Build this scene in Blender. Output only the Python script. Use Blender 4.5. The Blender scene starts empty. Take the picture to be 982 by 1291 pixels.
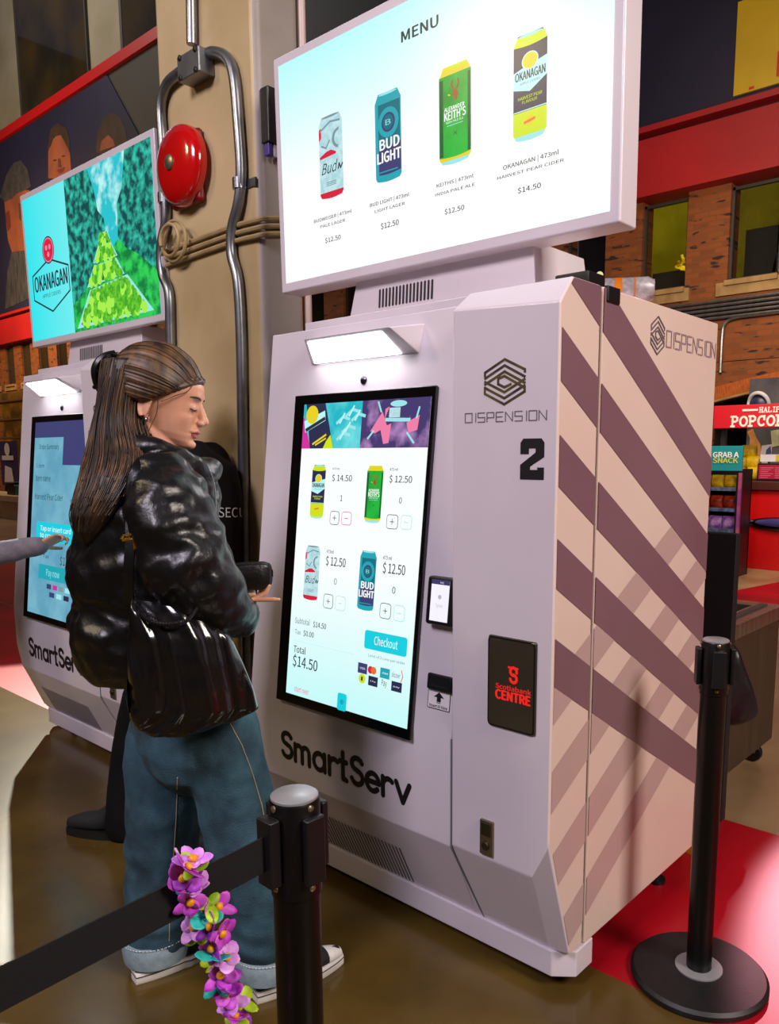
import bpy, bmesh, math, random
from mathutils import Vector, Matrix, noise
random.seed(7)
SC = bpy.context.scene
COL = SC.collection
V = Vector
PI = math.pi
# ---------------------------------------------------------------- camera
F, CX, CY = 993.05, 550.4, 722.0
YAW, PIT = math.radians(40.8143), math.radians(8.4008)
CAM = V((.9697, -1.5397, 1.4061))
FW = V((-math.sin(YAW)*math.cos(PIT), math.cos(YAW)*math.cos(PIT), -math.sin(PIT)))
RT = V((math.cos(YAW), math.sin(YAW), 0)); UP = RT.cross(FW)
FH = V((-math.sin(YAW), math.cos(YAW), 0))
def ray(u, v): return FW + RT*((u-CX)/F) - UP*((v-CY)/F)
def onpl(u, v, p0, n):
    d = ray(u, v); n = V(n); return CAM + d*((V(p0)-CAM).dot(n)/d.dot(n))
def onx(u, v, x): return onpl(u, v, (x,0,0), (1,0,0))
def ony(u, v, y): return onpl(u, v, (0,y,0), (0,1,0))
def onz(u, v, z=0): return onpl(u, v, (0,0,z), (0,0,1))
def at(u, v, t): return CAM + ray(u, v)*t
cam_d = bpy.data.cameras.new('camera'); cam = bpy.data.objects.new('camera', cam_d); COL.objects.link(cam)
cam_d.sensor_width = 36; cam_d.lens = F/1291*36
cam_d.shift_x = (491-CX)/1291; cam_d.shift_y = (CY-645.5)/1291
cam_d.clip_start = .02; cam_d.clip_end = 200
m3 = Matrix((RT, UP, -FW)).transposed()
cam.matrix_world = Matrix.Translation(CAM) @ m3.to_4x4()
SC.camera = cam
# ---------------------------------------------------------------- materials
def lin(h):
    h = h.lstrip('#'); o = []
    for i in (0,2,4):
        c = int(h[i:i+2],16)/255; o.append(c/12.92 if c <= .04045 else ((c+.055)/1.055)**2.4)
    return (*o, 1)
def nd(nt, t, **kw):
    n = nt.nodes.new(t)
    for k, v in kw.items(): setattr(n, k, v)
    return n
MC = {}
def mat(name, col, rough=.5, metal=0, col2=None, nscale=8, bump=0, bscale=60, spec=.5, coat=0, alpha=1, trans=0, detail=3, sheen=0, stretch=None):
    if name in MC: return MC[name]
    m = bpy.data.materials.new(name); m.use_nodes = True; nt = m.node_tree; b = nt.nodes['Principled BSDF']
    b.inputs['Roughness'].default_value = rough; b.inputs['Metallic'].default_value = metal
    b.inputs['Specular IOR Level'].default_value = spec; b.inputs['Coat Weight'].default_value = coat
    b.inputs['Alpha'].default_value = alpha; b.inputs['Transmission Weight'].default_value = trans
    b.inputs['Sheen Weight'].default_value = sheen
    tc = nd(nt, 'ShaderNodeTexCoord'); vec = tc.outputs['Object']
    if stretch:
        mp = nd(nt, 'ShaderNodeMapping'); mp.inputs['Scale'].default_value = stretch; nt.links.new(vec, mp.inputs[0]); vec = mp.outputs[0]
    c1 = lin(col); c2 = lin(col2) if col2 else tuple(min(1, x*.93) for x in c1[:3])+(1,)
    n = nd(nt, 'ShaderNodeTexNoise'); n.inputs['Scale'].default_value = nscale; n.inputs['Detail'].default_value = detail
    nt.links.new(vec, n.inputs['Vector'])
    r = nd(nt, 'ShaderNodeValToRGB'); r.color_ramp.elements[0].color = c2; r.color_ramp.elements[1].color = c1
    r.color_ramp.elements[0].position = .36; r.color_ramp.elements[1].position = .64
    nt.links.new(n.outputs['Fac'], r.inputs[0]); nt.links.new(r.outputs[0], b.inputs['Base Color'])
    if bump:
        n2 = nd(nt, 'ShaderNodeTexNoise'); n2.inputs['Scale'].default_value = bscale; n2.inputs['Detail'].default_value = 4
        nt.links.new(vec, n2.inputs['Vector'])
        bp = nd(nt, 'ShaderNodeBump'); bp.inputs['Strength'].default_value = bump; bp.inputs['Distance'].default_value = .01
        nt.links.new(n2.outputs['Fac'], bp.inputs['Height']); nt.links.new(bp.outputs[0], b.inputs['Normal'])
    MC[name] = m; return m
def emi(name, col, s=1, col2=None, nscale=20, pos=(.4,.6), detail=4, rough=.25):
    if name in MC: return MC[name]
    m = bpy.data.materials.new(name); m.use_nodes = True; nt = m.node_tree; b = nt.nodes['Principled BSDF']
    b.inputs['Base Color'].default_value = (.01,.01,.01,1); b.inputs['Roughness'].default_value = rough
    b.inputs['Specular IOR Level'].default_value = .3
    b.inputs['Emission Strength'].default_value = s
    if col2:
        tc = nd(nt, 'ShaderNodeTexCoord'); n = nd(nt, 'ShaderNodeTexNoise'); n.inputs['Scale'].default_value = nscale; n.inputs['Detail'].default_value = detail
        nt.links.new(tc.outputs['Object'], n.inputs['Vector'])
        r = nd(nt, 'ShaderNodeValToRGB'); r.color_ramp.elements[0].color = lin(col); r.color_ramp.elements[1].color = lin(col2)
        r.color_ramp.elements[0].position, r.color_ramp.elements[1].position = pos
        nt.links.new(n.outputs['Fac'], r.inputs[0]); nt.links.new(r.outputs[0], b.inputs['Emission Color'])
    else: b.inputs['Emission Color'].default_value = lin(col)
    MC[name] = m; return m
# ---------------------------------------------------------------- mesh builder
class MB:
    def __init__(s): s.v = []; s.f = []; s.m = []
    def add(s, vs, fs, m=0):
        o = len(s.v); s.v += [V(p) for p in vs]
        for f in fs: s.f.append([i+o for i in f]); s.m.append(m)
        return s
    def box(s, a, b, m=0):
        (x0,y0,z0),(x1,y1,z1) = a, b
        return s.add([(x0,y0,z0),(x1,y0,z0),(x1,y1,z0),(x0,y1,z0),(x0,y0,z1),(x1,y0,z1),(x1,y1,z1),(x0,y1,z1)],
                     [(0,3,2,1),(4,5,6,7),(0,1,5,4),(1,2,6,5),(2,3,7,6),(3,0,4,7)], m)
    def obox(s, o, X, Y, Z, m=0):   # centre and half axes
        o,X,Y,Z = V(o),V(X),V(Y),V(Z)
        return s.add([o-X-Y-Z,o+X-Y-Z,o+X+Y-Z,o-X+Y-Z,o-X-Y+Z,o+X-Y+Z,o+X+Y+Z,o-X+Y+Z],
                     [(0,3,2,1),(4,5,6,7),(0,1,5,4),(1,2,6,5),(2,3,7,6),(3,0,4,7)], m)
    def prism(s, base, h, m=0):     # polygon points + extrusion vector
        n = len(base); h = V(h); b = [V(p) for p in base]
        return s.add(b+[p+h for p in b], [tuple(range(n))[::-1], tuple(range(n,2*n))]+[(i,(i+1)%n,n+(i+1)%n,n+i) for i in range(n)], m)
    def rings(s, rs, m=0, cap=True, closed=False):
        n = len(rs[0]); o = len(s.v); s.v += [V(p) for r in rs for p in r]; k = len(rs)
        for i in range(k if closed else k-1):
            a = o+i*n; b = o+((i+1)%k)*n
            for j in range(n): s.f.append([a+j, a+(j+1)%n, b+(j+1)%n, b+j]); s.m.append(m)
        if cap and not closed:
            s.f.append([o+j for j in range(n)][::-1]); s.m.append(m); s.f.append([o+(k-1)*n+j for j in range(n)]); s.m.append(m)
        return s
    def tube(s, pts, r, n=10, m=0, cap=True, flat=1.0):
        pts = [V(p) for p in pts]; k = len(pts); rr = r if isinstance(r,(list,tuple)) else [r]*k
        t0 = (pts[1]-pts[0]).normalized(); a = V((0,0,1)) if abs(t0.z) < .9 else V((1,0,0))
        u = (a - t0*a.dot(t0)).normalized(); R = []
        for i in range(k):
            t = (pts[min(i+1,k-1)]-pts[max(i-1,0)]).normalized()
            u = (u - t*u.dot(t)).normalized(); w = t.cross(u)
            R.append([pts[i]+(u*math.cos(2*PI*j/n)+w*math.sin(2*PI*j/n)*flat)*rr[i] for j in range(n)])
        return s.rings(R, m, cap)
    def lathe(s, prof, o=(0,0,0), X=(1,0,0), Y=(0,1,0), Z=(0,0,1), n=32, m=0, cap=True):
        o,X,Y,Z = V(o),V(X),V(Y),V(Z)
        return s.rings([[o+(X*math.cos(2*PI*j/n)+Y*math.sin(2*PI*j/n))*r+Z*z for j in range(n)] for r,z in prof], m, cap)
    def ell(s, o, X, Y, Z, n=16, k=10, m=0):  # ellipsoid with half axes
        o,X,Y,Z = V(o),V(X),V(Y),V(Z)
        rs = []
        for i in range(1,k):
            a = PI*i/k
            rs.append([o-Z*math.cos(a)+(X*math.cos(2*PI*j/n)+Y*math.sin(2*PI*j/n))*math.sin(a) for j in range(n)])
        return s.rings(rs, m)
    def sweep(s, pts, prof, up, m=0):
        pass
def smooth_path(pts, sub=6):
    pts = [V(p) for p in pts]; out = []
    for i in range(len(pts)-1):
        p0 = pts[max(i-1,0)]; p1 = pts[i]; p2 = pts[i+1]; p3 = pts[min(i+2,len(pts)-1)]
        for j in range(sub):
            t = j/sub
            out.append(.5*((2*p1)+(p2-p0)*t+(2*p0-5*p1+4*p2-p3)*t*t+(3*p1-p0-3*p2+p3)*t**3))
    out.append(pts[-1]); return out
ORG = {}
def tag(o, label=None, cat=None, group=None, kind=None):
    if label: o['label'] = label
    if cat: o['category'] = cat
    if group: o['group'] = group
    if kind: o['kind'] = kind
    return o
def thing(name, label, cat, loc=(0,0,0), group=None):
    o = bpy.data.objects.new(name, None); COL.objects.link(o); o.location = loc; o.empty_display_size = .05
    ORG[o.name] = V(loc); return tag(o, label, cat, group)
def obj(name, mb, mats, parent=None, smooth=False, bevel=0, seg=2, loc=None, angle=40, label=None):
    """one mesh object; vertices are given in world coordinates (of the prototype)"""
    me = bpy.data.meshes.new(name)
    if parent is not None: org = ORG[parent.name]
    else: org = V(loc) if loc is not None else V((0,0,0))
    me.from_pydata([tuple(p-org) for p in mb.v], [], mb.f); me.update()
    for m in (mats if isinstance(mats,(list,tuple)) else [mats]): me.materials.append(m)
    for i, p in enumerate(me.polygons): p.material_index = mb.m[i]
    bm = bmesh.new(); bm.from_mesh(me)
    if not getattr(mb, 'keep', False): bmesh.ops.recalc_face_normals(bm, faces=bm.faces)
    bm.to_mesh(me); bm.free()
    o = bpy.data.objects.new(name, me); COL.objects.link(o)
    if smooth:
        for p in me.polygons: p.use_smooth = True
        try: me.set_sharp_from_angle(angle=math.radians(angle))
        except Exception: pass
    if bevel:
        md = o.modifiers.new('bevel','BEVEL'); md.width = bevel; md.segments = seg; md.limit_method = 'ANGLE'; md.angle_limit = math.radians(35)
        for p in me.polygons: p.use_smooth = True
        wn = o.modifiers.new('wn','WEIGHTED_NORMAL'); wn.keep_sharp = True
    if parent is not None:
        o.parent = parent; ORG[o.name] = org
    else: o.location = org; ORG[o.name] = org
    if label: o['label'] = label
    return o
def struct(name, mb, mats, parent=None, **k):
    o = obj(name, mb, mats, parent, **k)
    if parent is None: o['kind'] = 'structure'
    return o
def children(o): return [c for c in bpy.data.objects if c.parent == o]
def copy_tree(o, parent=None):
    c = o.copy(); COL.objects.link(c)
    if parent: c.parent = parent
    for ch in children(o): copy_tree(ch, c)
    return c
# ---------------------------------------------------------------- flat graphics on a plane
_tc = {}
try:
    import os
    FONT = bpy.data.fonts.load(os.path.join(bpy.utils.system_resource('DATAFILES', path='fonts'), 'Noto Sans CJK Regular.woff2'))   # the sans font shipped inside Blender
except Exception: FONT = None
def glyphs(txt, off=0.0, shear=0.0):
    k = (txt, off, shear)
    if k not in _tc:
        cu = bpy.data.curves.new('t','FONT'); cu.body = txt; cu.size = 1
        if FONT: cu.font = FONT
        cu.offset = off; cu.shear = shear; cu.resolution_u = 3
        o = bpy.data.objects.new('t', cu); COL.objects.link(o)
        bpy.context.view_layer.update()
        me = bpy.data.meshes.new_from_object(o)
        vs = [(v.co.x, v.co.y) for v in me.vertices]; fs = [tuple(p.vertices) for p in me.polygons]
        bpy.data.objects.remove(o); bpy.data.curves.remove(cu); bpy.data.meshes.remove(me)
        _tc[k] = (vs, fs)
    return _tc[k]
def clip_poly(P, a, b, c):   # keep a*x+b*y+c >= 0
    out = []
    for i in range(len(P)):
        p, q = P[i], P[(i+1)%len(P)]; dp = a*p[0]+b*p[1]+c; dq = a*q[0]+b*q[1]+c
        if dp >= 0: out.append(p)
        if (dp >= 0) != (dq >= 0):
            t = dp/(dp-dq); out.append((p[0]+(q[0]-p[0])*t, p[1]+(q[1]-p[1])*t))
    return out
class Flat:
    """graphics on the plane o + U*a + W*b, layered a fraction of a millimetre apart along N"""
    def __init__(s, o, U, W, mb=None, eps=.00025):
        s.o, s.U, s.W = V(o), V(U).normalized(), V(W).normalized(); s.N = s.U.cross(s.W)
        s.mb = mb or MB(); s.mb.keep = True; s.eps = eps; s.lay = 1; s.k = 0
    def q(s, u, v):
        p = onpl(u, v, s.o, s.N) - s.o; return (p.dot(s.U), p.dot(s.W))
    def P(s, a, b, l): return s.o + s.U*a + s.W*b + s.N*(s.eps*l)
    def poly(s, pts, m, l=1):
        if len(pts) < 3: return
        ar = sum(pts[i][0]*pts[(i+1)%len(pts)][1]-pts[(i+1)%len(pts)][0]*pts[i][1] for i in range(len(pts)))
        if ar < 0: pts = pts[::-1]
        s.k = (s.k+1) % 40; l = l+.02*s.k
        s.mb.add([s.P(a,b,l) for a,b in pts], [tuple(range(len(pts)))], m)
    def rect(s, a0, b0, a1, b1, m, l=1): s.poly([(a0,b0),(a1,b0),(a1,b1),(a0,b1)], m, l)
    def circ(s, a, b, r, m, l=1, ry=None, n=20, t0=0, t1=2*PI):
        ry = ry or r; s.poly([(a+r*math.cos(t0+(t1-t0)*i/n), b+ry*math.sin(t0+(t1-t0)*i/n)) for i in range(n)], m, l)
    def rrect(s, a0, b0, a1, b1, r, m, l=1):
        P = []
        for cx, cy, t in ((a1-r,b1-r,0),(a0+r,b1-r,PI/2),(a0+r,b0+r,PI),(a1-r,b0+r,1.5*PI)):
            P += [(cx+r*math.cos(t+PI/2*i/4), cy+r*math.sin(t+PI/2*i/4)) for i in range(5)]
        s.poly(P, m, l)
    def frame(s, a0, b0, a1, b1, r, w, m, mi, l=1):
        s.rrect(a0,b0,a1,b1,r,m,l); s.rrect(a0+w,b0+w,a1-w,b1-w,max(r-w,.0003),mi,l+1)
    def line(s, pts, w, m, l=1, closed=False, round_=False):
        n = len(pts)
        for i in range(n if closed else n-1):
            p, q = pts[i], pts[(i+1)%n]; dx, dy = q[0]-p[0], q[1]-p[1]; L = math.hypot(dx,dy) or 1
            nx, ny = -dy/L*w/2, dx/L*w/2; ex, ey = (0,0) if round_ else (dx/L*w*.35, dy/L*w*.35)
            s.poly([(p[0]+nx-ex,p[1]+ny-ey),(p[0]-nx-ex,p[1]-ny-ey),(q[0]-nx+ex,q[1]-ny+ey),(q[0]+nx+ex,q[1]+ny+ey)], m, l)
        if round_:
            for p in pts: s.circ(p[0], p[1], w/2, m, l, n=12)
    def text(s, txt, a0, b0, a1, b1, m, l=1, off=0, cap=True, shear=0):
        """text filling the box (font cap box to b0..b1)"""
        vs, fs = glyphs(txt, 0, shear)
        if not vs: return
        x0 = min(v[0] for v in vs); x1 = max(v[0] for v in vs)
        y0, y1 = (0, max(v[1] for v in glyphs('H')[0])) if cap else (min(v[1] for v in vs), max(v[1] for v in vs))
        sx = (a1-a0)/(x1-x0); sy = (b1-b0)/(y1-y0)
        w = off*1.8*(b1-b0)
        for k, (dx, dy) in enumerate(((0,0),(w,0),(-w,0),(0,w*.6),(0,-w*.6)) if off else ((0,0),)):
            s.mb.add([s.P(a0+(x-x0)*sx+dx, b0+(y-y0)*sy+dy, l+.12*k) for x,y in vs], fs, m)
    def ptext(s, txt, lb, rt, m, l=1, **k):
        a0,b0 = s.q(*lb); a1,b1 = s.q(*rt); s.text(txt, a0, b0, a1, b1, m, l, **k)
    def pbox(s, lb, rt): return (*s.q(*lb), *s.q(*rt))
# ================================================================ vending kiosks
OFF = V((-2.0165, .0230, 0))
W_, DW, YG, YB, ZT, ZC, ZP, YBOT = 1.185, .308, .181, .892, 1.805, .36, .11, .116
SL = .1155                                     # lean of the screen panel
def py(z): return max(0, (z-.663)*SL)
m_white = mat('kiosk_white', '#ded6df', .32, 0, '#d8d0da', 3, spec=.5, coat=.25)
m_side = mat('kiosk_side_bounce_pink', '#e6cfc6', .3, 0, '#e2c8bf', 2, coat=.3)  # pink bounce from the red floor put into the side's white
m_str = mat('stripe_mauve', '#84626f', .3, 0, '#7d5b68', 2, coat=.3)
m_str2 = mat('stripe_grey', '#c4a7a6', .3, 0, '#bea09f', 2, coat=.3)
m_gap = mat('gap_black', '#0a090b', .6)
m_ink = mat('ink_black', '#17161a', .45)
m_logo = mat('logo_grey', '#6b5f66', .4)
m_logo2 = mat('logo_dark_metal', '#3f3a3c', .35, .3, '#6d6536', 30)
m_blackgl = mat('bezel_glass', '#07070a', .08, coat=.6)
m_blackpl = mat('black_plastic', '#101015', .4)
m_steel = mat('brushed_steel', '#8e8a86', .3, .9, '#77736f', 40)
m_smoke = mat('smoked_window', '#3a352c', .08, 0, '#332f27', 3, coat=.6)
m_red = mat('red_print', '#f01a12', .4)
e_red = emi('red_lit_print', '#f5251c', .9)
m_lamp = emi('lamp_white', '#ffffff', 7)
m_slot = mat('slot_dark', '#2a262b', .7)
m_grey = mat('seam_grey', '#6f7478', .5)
CANM = dict(white=emi('scr_white','#fdffff',1), cy=emi('scr_cyan','#bdf6fb',1), ink=emi('scr_ink','#22303a',1), navy=emi('scr_navy','#272a4c',1),
    purple=emi('scr_purple','#3d3f72',1), teal=emi('scr_teal','#1fa6b4',1), dteal=emi('scr_dark_teal','#0d6f80',1), lteal=emi('scr_light_teal','#9be6ea',1),
    green=emi('scr_green','#11952c',1,'#1fb83c',9), dgreen=emi('scr_dark_green','#0b5f2b',1), lime=emi('scr_lime','#cfe414',1), yellow=emi('scr_yellow','#e8d21c',1),
    red=emi('scr_red','#d8203e',1), mag=emi('scr_magenta','#d42f9d',1), silver=emi('scr_silver','#c4e8ec',1,'#acd6de',60), grey=emi('scr_grey','#7d96a0',1),
    orange=emi('scr_orange','#e8742a',1), aqua=emi('scr_aqua','#14cfe0',1), pink=emi('scr_pink','#f07fa8',1), brown=emi('scr_brown','#a2541c',1))
CK = list(CANM); CM = list(CANM.values()); CI = {k:i for i,k in enumerate(CK)}
def can(fl, box, kind, l=2):
    x0,y0,x1,y1 = box; w = x1-x0; h = y1-y0; xm = (x0+x1)/2
    X = lambda t: x0+w*t
    Y = lambda t: y0+h*t
    def body(t0, t1, c, l, i=0):        # slice of the can's outline between heights t0..t1
        def hw(t):
            if t > .9: return .5-.13*((t-.9)/.1)
            if t < .06: return .5-.1*((.06-t)/.06)
            return .5
        ts = [t0]+[t for t in (.06,.9) if t0 < t < t1]+[t1]
        L = [(xm-hw(t)*w+i*w, Y(t)) for t in ts]; R = [(xm+hw(t)*w-i*w, Y(t)) for t in ts][::-1]
        sag = h*.018
        bot = [(R[-1][0]+(L[0][0]-R[-1][0])*k/6, Y(t0)-sag*math.sin(PI*k/6)) for k in range(1,6)]
        fl.poly(L+R+bot, CI[c], l)
    def lid(c): fl.circ(xm, Y(.985), w*.36, CI[c], l+1, ry=h*.014)
    if kind == 'bud':
        body(.02,1,'silver',l); body(.02,.085,'mag' if h < .1 else 'red',l+1)
        fl.poly([(X(0),Y(.72)),(X(.10),Y(.76)),(X(.10),Y(.88)),(X(0),Y(.86))], CI['red'], l+1)
        fl.circ(X(.86),Y(.70),w*.30,CI['grey'],l+1,ry=h*.12,t0=PI*.5,t1=PI*1.5); fl.circ(X(.88),Y(.70),w*.22,CI['silver'],l+2,ry=h*.09,t0=PI*.5,t1=PI*1.5)
        fl.line([(X(.05),Y(.84)),(X(.5),Y(.92)),(X(.9),Y(.9))],w*.05,CI['grey'],l+1); fl.line([(X(.1),Y(.66)),(X(.3),Y(.62)),(X(.45),Y(.70))],w*.05,CI['grey'],l+1)
        fl.poly([(X(.02),Y(.50)),(X(.02),Y(.53)),(X(.3),Y(.575)),(X(.5),Y(.585)),(X(.72),Y(.545)),(X(.72),Y(.52))],CI['red'],l+1)
        fl.text('Bud', X(.08),Y(.31),X(.78),Y(.44),CI['ink'],l+1,shear=.35); fl.line([(X(.8),Y(.33)),(X(.84),Y(.39)),(X(.9),Y(.33)),(X(.98),Y(.38))],w*.045,CI['ink'],l+1)
        for k in range(3): fl.line([(X(.3),Y(.2-.02*k)),(X(.7),Y(.2-.02*k))],w*.02,CI['grey'],l+1)
        lid('grey')
    if kind == 'budlight':
        body(.02,1,'teal',l); body(.1,.42,'purple',l+1,.02); body(.42,.88,'dteal',l+1,.04)
        for r in (.40,.33,.26): fl.circ(X(.52),Y(.66),w*r,CI['teal' if r > .3 else 'purple'],l+2+int((.4-r)*14),ry=h*r*.42)
        fl.circ(X(.52),Y(.66),w*.2,CI['dteal'],l+5,ry=h*.085); fl.text('B',X(.42),Y(.63),X(.62),Y(.69),CI['lteal'],l+6)
        fl.poly([(X(.03),Y(.08)),(X(.13),Y(.08)),(X(.13),Y(.9)),(X(.03),Y(.88))],CI['teal'],l+2)
        fl.text('BUD',X(.18),Y(.37),X(.93),Y(.485),CI['white'],l+4,off=.03); fl.text('LIGHT',X(.08),Y(.225),X(.98),Y(.34),CI['white'],l+4,off=.03)
        fl.line([(X(.15),Y(.12)),(X(.85),Y(.12))],w*.03,CI['teal'],l+3); lid('lteal')
    if kind == 'keith':
        body(.02,1,'yellow',l); body(.075,.91,'green',l+1); body(0,.03,'lteal',l+1)
        fl.rect(X(.01),Y(.08),X(.13),Y(.88),CI['dgreen'],l+2); fl.rect(X(.9),Y(.08),X(.985),Y(.88),CI['dgreen'],l+2)
        fl.poly([(X(.42),Y(.70)),(X(.55),Y(.62)),(X(.62),Y(.70)),(X(.56),Y(.74)),(X(.46),Y(.745))],CI['brown'],l+3)
        fl.line([(X(.47),Y(.74)),(X(.40),Y(.80)),(X(.43),Y(.84))],w*.05,CI['brown'],l+3); fl.line([(X(.55),Y(.74)),(X(.62),Y(.80)),(X(.6),Y(.84))],w*.05,CI['brown'],l+3)
        fl.line([(X(.35),Y(.70)),(X(.30),Y(.71))],w*.03,CI['lime'],l+3)
        fl.text('ALEXANDER',X(.17),Y(.545),X(.8),Y(.585),CI['white'],l+3,off=.02); fl.text("KEITH'S",X(.17),Y(.45),X(.84),Y(.535),CI['white'],l+3,off=.02)
        fl.text('INDIA PALE ALE',X(.22),Y(.415),X(.76),Y(.437),CI['white'],l+3); fl.line([(X(.25),Y(.39)),(X(.75),Y(.39))],w*.015,CI['lteal'],l+3)
        fl.text('x',X(.45),Y(.28),X(.58),Y(.33),CI['dgreen'],l+3); lid('lime')
    if kind == 'okanagan':
        body(.02,1,'navy',l); body(.03,.27,'lime',l+1); body(0,.04,'lteal',l+1); fl.rect(X(.0),Y(.275),X(1),Y(.285),CI['cy'],l+1)
        body(.9,.985,'lime',l+1)
        fl.poly([(X(0),Y(.66)),(X(.3),Y(.69)),(X(.7),Y(.715)),(X(1),Y(.74)),(X(1),Y(.56)),(X(.5),Y(.45)),(X(0),Y(.50))],CI['cy'],l+1)
        fl.circ(X(.5),Y(.74),w*.25,CI['cy'],l+2,ry=h*.085); fl.circ(X(.5),Y(.74),w*.22,CI['yellow'],l+3,ry=h*.075)
        fl.text('OKANAGAN',X(.06),Y(.575),X(.95),Y(.655),CI['ink'],l+3,off=.02); fl.text('APPLE CIDERS',X(.2),Y(.53),X(.8),Y(.55),CI['ink'],l+3)
        fl.text('HARVEST PEAR',X(.15),Y(.385),X(.87),Y(.415),CI['lime'],l+3,off=.01); fl.text('FLAVOUR',X(.28),Y(.345),X(.72),Y(.373),CI['lime'],l+3,off=.01)
        fl.circ(X(.5),Y(.17),w*.16,CI['yellow'],l+2,ry=h*.05); fl.line([(X(.35),Y(.16)),(X(.65),Y(.18))],w*.06,CI['orange'],l+3); lid('lteal')
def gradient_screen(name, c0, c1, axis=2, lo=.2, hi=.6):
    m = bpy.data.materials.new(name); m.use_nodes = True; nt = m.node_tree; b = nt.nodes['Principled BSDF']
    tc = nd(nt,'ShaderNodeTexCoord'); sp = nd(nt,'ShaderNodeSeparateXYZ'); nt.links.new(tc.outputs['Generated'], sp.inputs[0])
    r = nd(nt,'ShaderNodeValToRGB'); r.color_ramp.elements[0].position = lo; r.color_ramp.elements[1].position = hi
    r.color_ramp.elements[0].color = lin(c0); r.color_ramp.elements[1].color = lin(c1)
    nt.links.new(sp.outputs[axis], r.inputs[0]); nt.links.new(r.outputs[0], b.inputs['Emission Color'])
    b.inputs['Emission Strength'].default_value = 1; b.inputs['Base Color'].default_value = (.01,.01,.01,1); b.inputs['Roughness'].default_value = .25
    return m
e_menu = gradient_screen('menu_screen_light','#ffffff','#b9fbfd',2,.45,1.02)  # cyan tint towards the top: the panel's viewing-angle falloff painted into the emission
e_touch = gradient_screen('touch_screen_light','#c4fbfa','#fbffff',2,.0,.45)
e_dim = emi('dim_touch_screen','#5f9fba',1,'#76b3c8',6)
HEX = [(0,1),(.866,.5),(.866,-.5),(0,-1),(-.866,-.5),(-.866,.5)]
def hexlogo(fl, x0, y0, x1, y1, m, l=1, lw=.055):
    w = x1-x0; h = y1-y0; cx = (x0+x1)/2; cy = (y0+y1)/2
    for i in range(4):            # nested chevrons: two interlocking stacks
        d = .135*i
        P = [(-.5,.24-.0*d-d*.9),(0,.5-d),(.5,.24-d*.9)]
        if i == 0: P = [(-.5,.16),(-.5,.24),(0,.5),(.5,.24),(.5,.19)]
        else: P = [(-.5,.24-d),(0,.5-d),(.5,.22-d)]
        if i == 3: P = [(-.16,.08),(0,.13),(.5,-.16)]
        fl.line([(cx+a*w, cy+b*h) for a,b in P], lw*w, m, l)
        P = [(.5,-.24+d),(0,-.5+d),(-.5,-.24+d)] if i < 3 else [(.16,-.06),(0,-.12),(-.16,-.04),(-.16,.08)]
        fl.line([(cx+a*w, cy+b*h) for a,b in P], lw*w, m, l)
    fl.line([(cx-.5*w,cy-.24*h),(cx-.5*w,cy-.10*h)], lw*w, m, l); fl.line([(cx+.5*w,cy-.24*h),(cx+.5*w,cy-.15*h)], lw*w, m, l)
TECH = {'D':[[(0,0),(.78,0),(.78,1),(0,1),(0,.0)]],'I':[[(.2,0),(.2,1)]],'S':[[(0,0),(.75,0),(.75,.5),(0,.5),(0,1),(.75,1)]],'P':[[(0,0),(0,1),(.75,1),(.75,.45),(0,.45)]],
        'E':[[(.75,0),(0,0),(0,1),(.75,1)],[(0,.5),(.65,.5)]],'N':[[(0,0),(0,1),(.75,0),(.75,1)]],'O':[[(0,0),(.78,0),(.78,1),(0,1),(0,0)]]}
def techtext(fl, txt, x0, y0, x1, y1, m, l=1, lw=.1):
    adv = [.45 if c == 'I' else 1.0 for c in txt]; T = sum(adv)-.22; s = (x1-x0)/T; x = x0; h = y1-y0
    for c, a in zip(txt, adv):
        for st in TECH[c]: fl.line([(x+p[0]*s, y0+p[1]*h) for p in st], lw*h, m, l)
        x += a*s
def arcp(cx, cy, rx, ry, a0, a1, n=10): return [(cx+rx*math.cos(math.radians(a0+(a1-a0)*i/n)), cy+ry*math.sin(math.radians(a0+(a1-a0)*i/n))) for i in range(n+1)]
def roundtext(fl, x0, y0, x1, y1, m, l=1, lw=.2):
    """SmartServ wordmark in rounded strokes; cap height = y1-y0"""
    S = [arcp(.36,.76,.26,.22,20,270,10)+arcp(.36,.27,.28,.25,90,-160,10)]
    M = [[(0,0),(0,.66)], [(0,.40)]+arcp(.2,.45,.2,.2,180,0,8)+[(.4,0)], [(.4,.40)]+arcp(.6,.45,.2,.2,180,0,8)+[(.8,0)]]
    A = [arcp(.3,.32,.3,.32,0,360,16), [(.6,0),(.6,.66)]]
    R = [[(0,0),(0,.66)], arcp(.26,.36,.26,.28,180,50,8)]
    T = [[(.16,1.0),(.16,.02)], [(0,.66),(.34,.66)], [(.16,.12),(.22,.02),(.34,.0)]]
    E = [[(.02,.33),(.6,.33)]+arcp(.31,.32,.3,.32,0,318,14)]
    Vv = [[(0,.66),(.3,0),(.6,.66)]]
    seq = [(S,.84),(M,1.06),(A,.86),(R,.56),(T,.52),(S,.82),(E,.80),(R,.62),(Vv,.6)]
    T_ = sum(a for _,a in seq); s = (x1-x0)/T_; h = (y1-y0); x = x0
    for g, a in seq:
        for st in g: fl.line([(x+p[0]*s, y0+p[1]*h) for p in st], lw*h, m, l, round_=True)
        x += a*s

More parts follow.
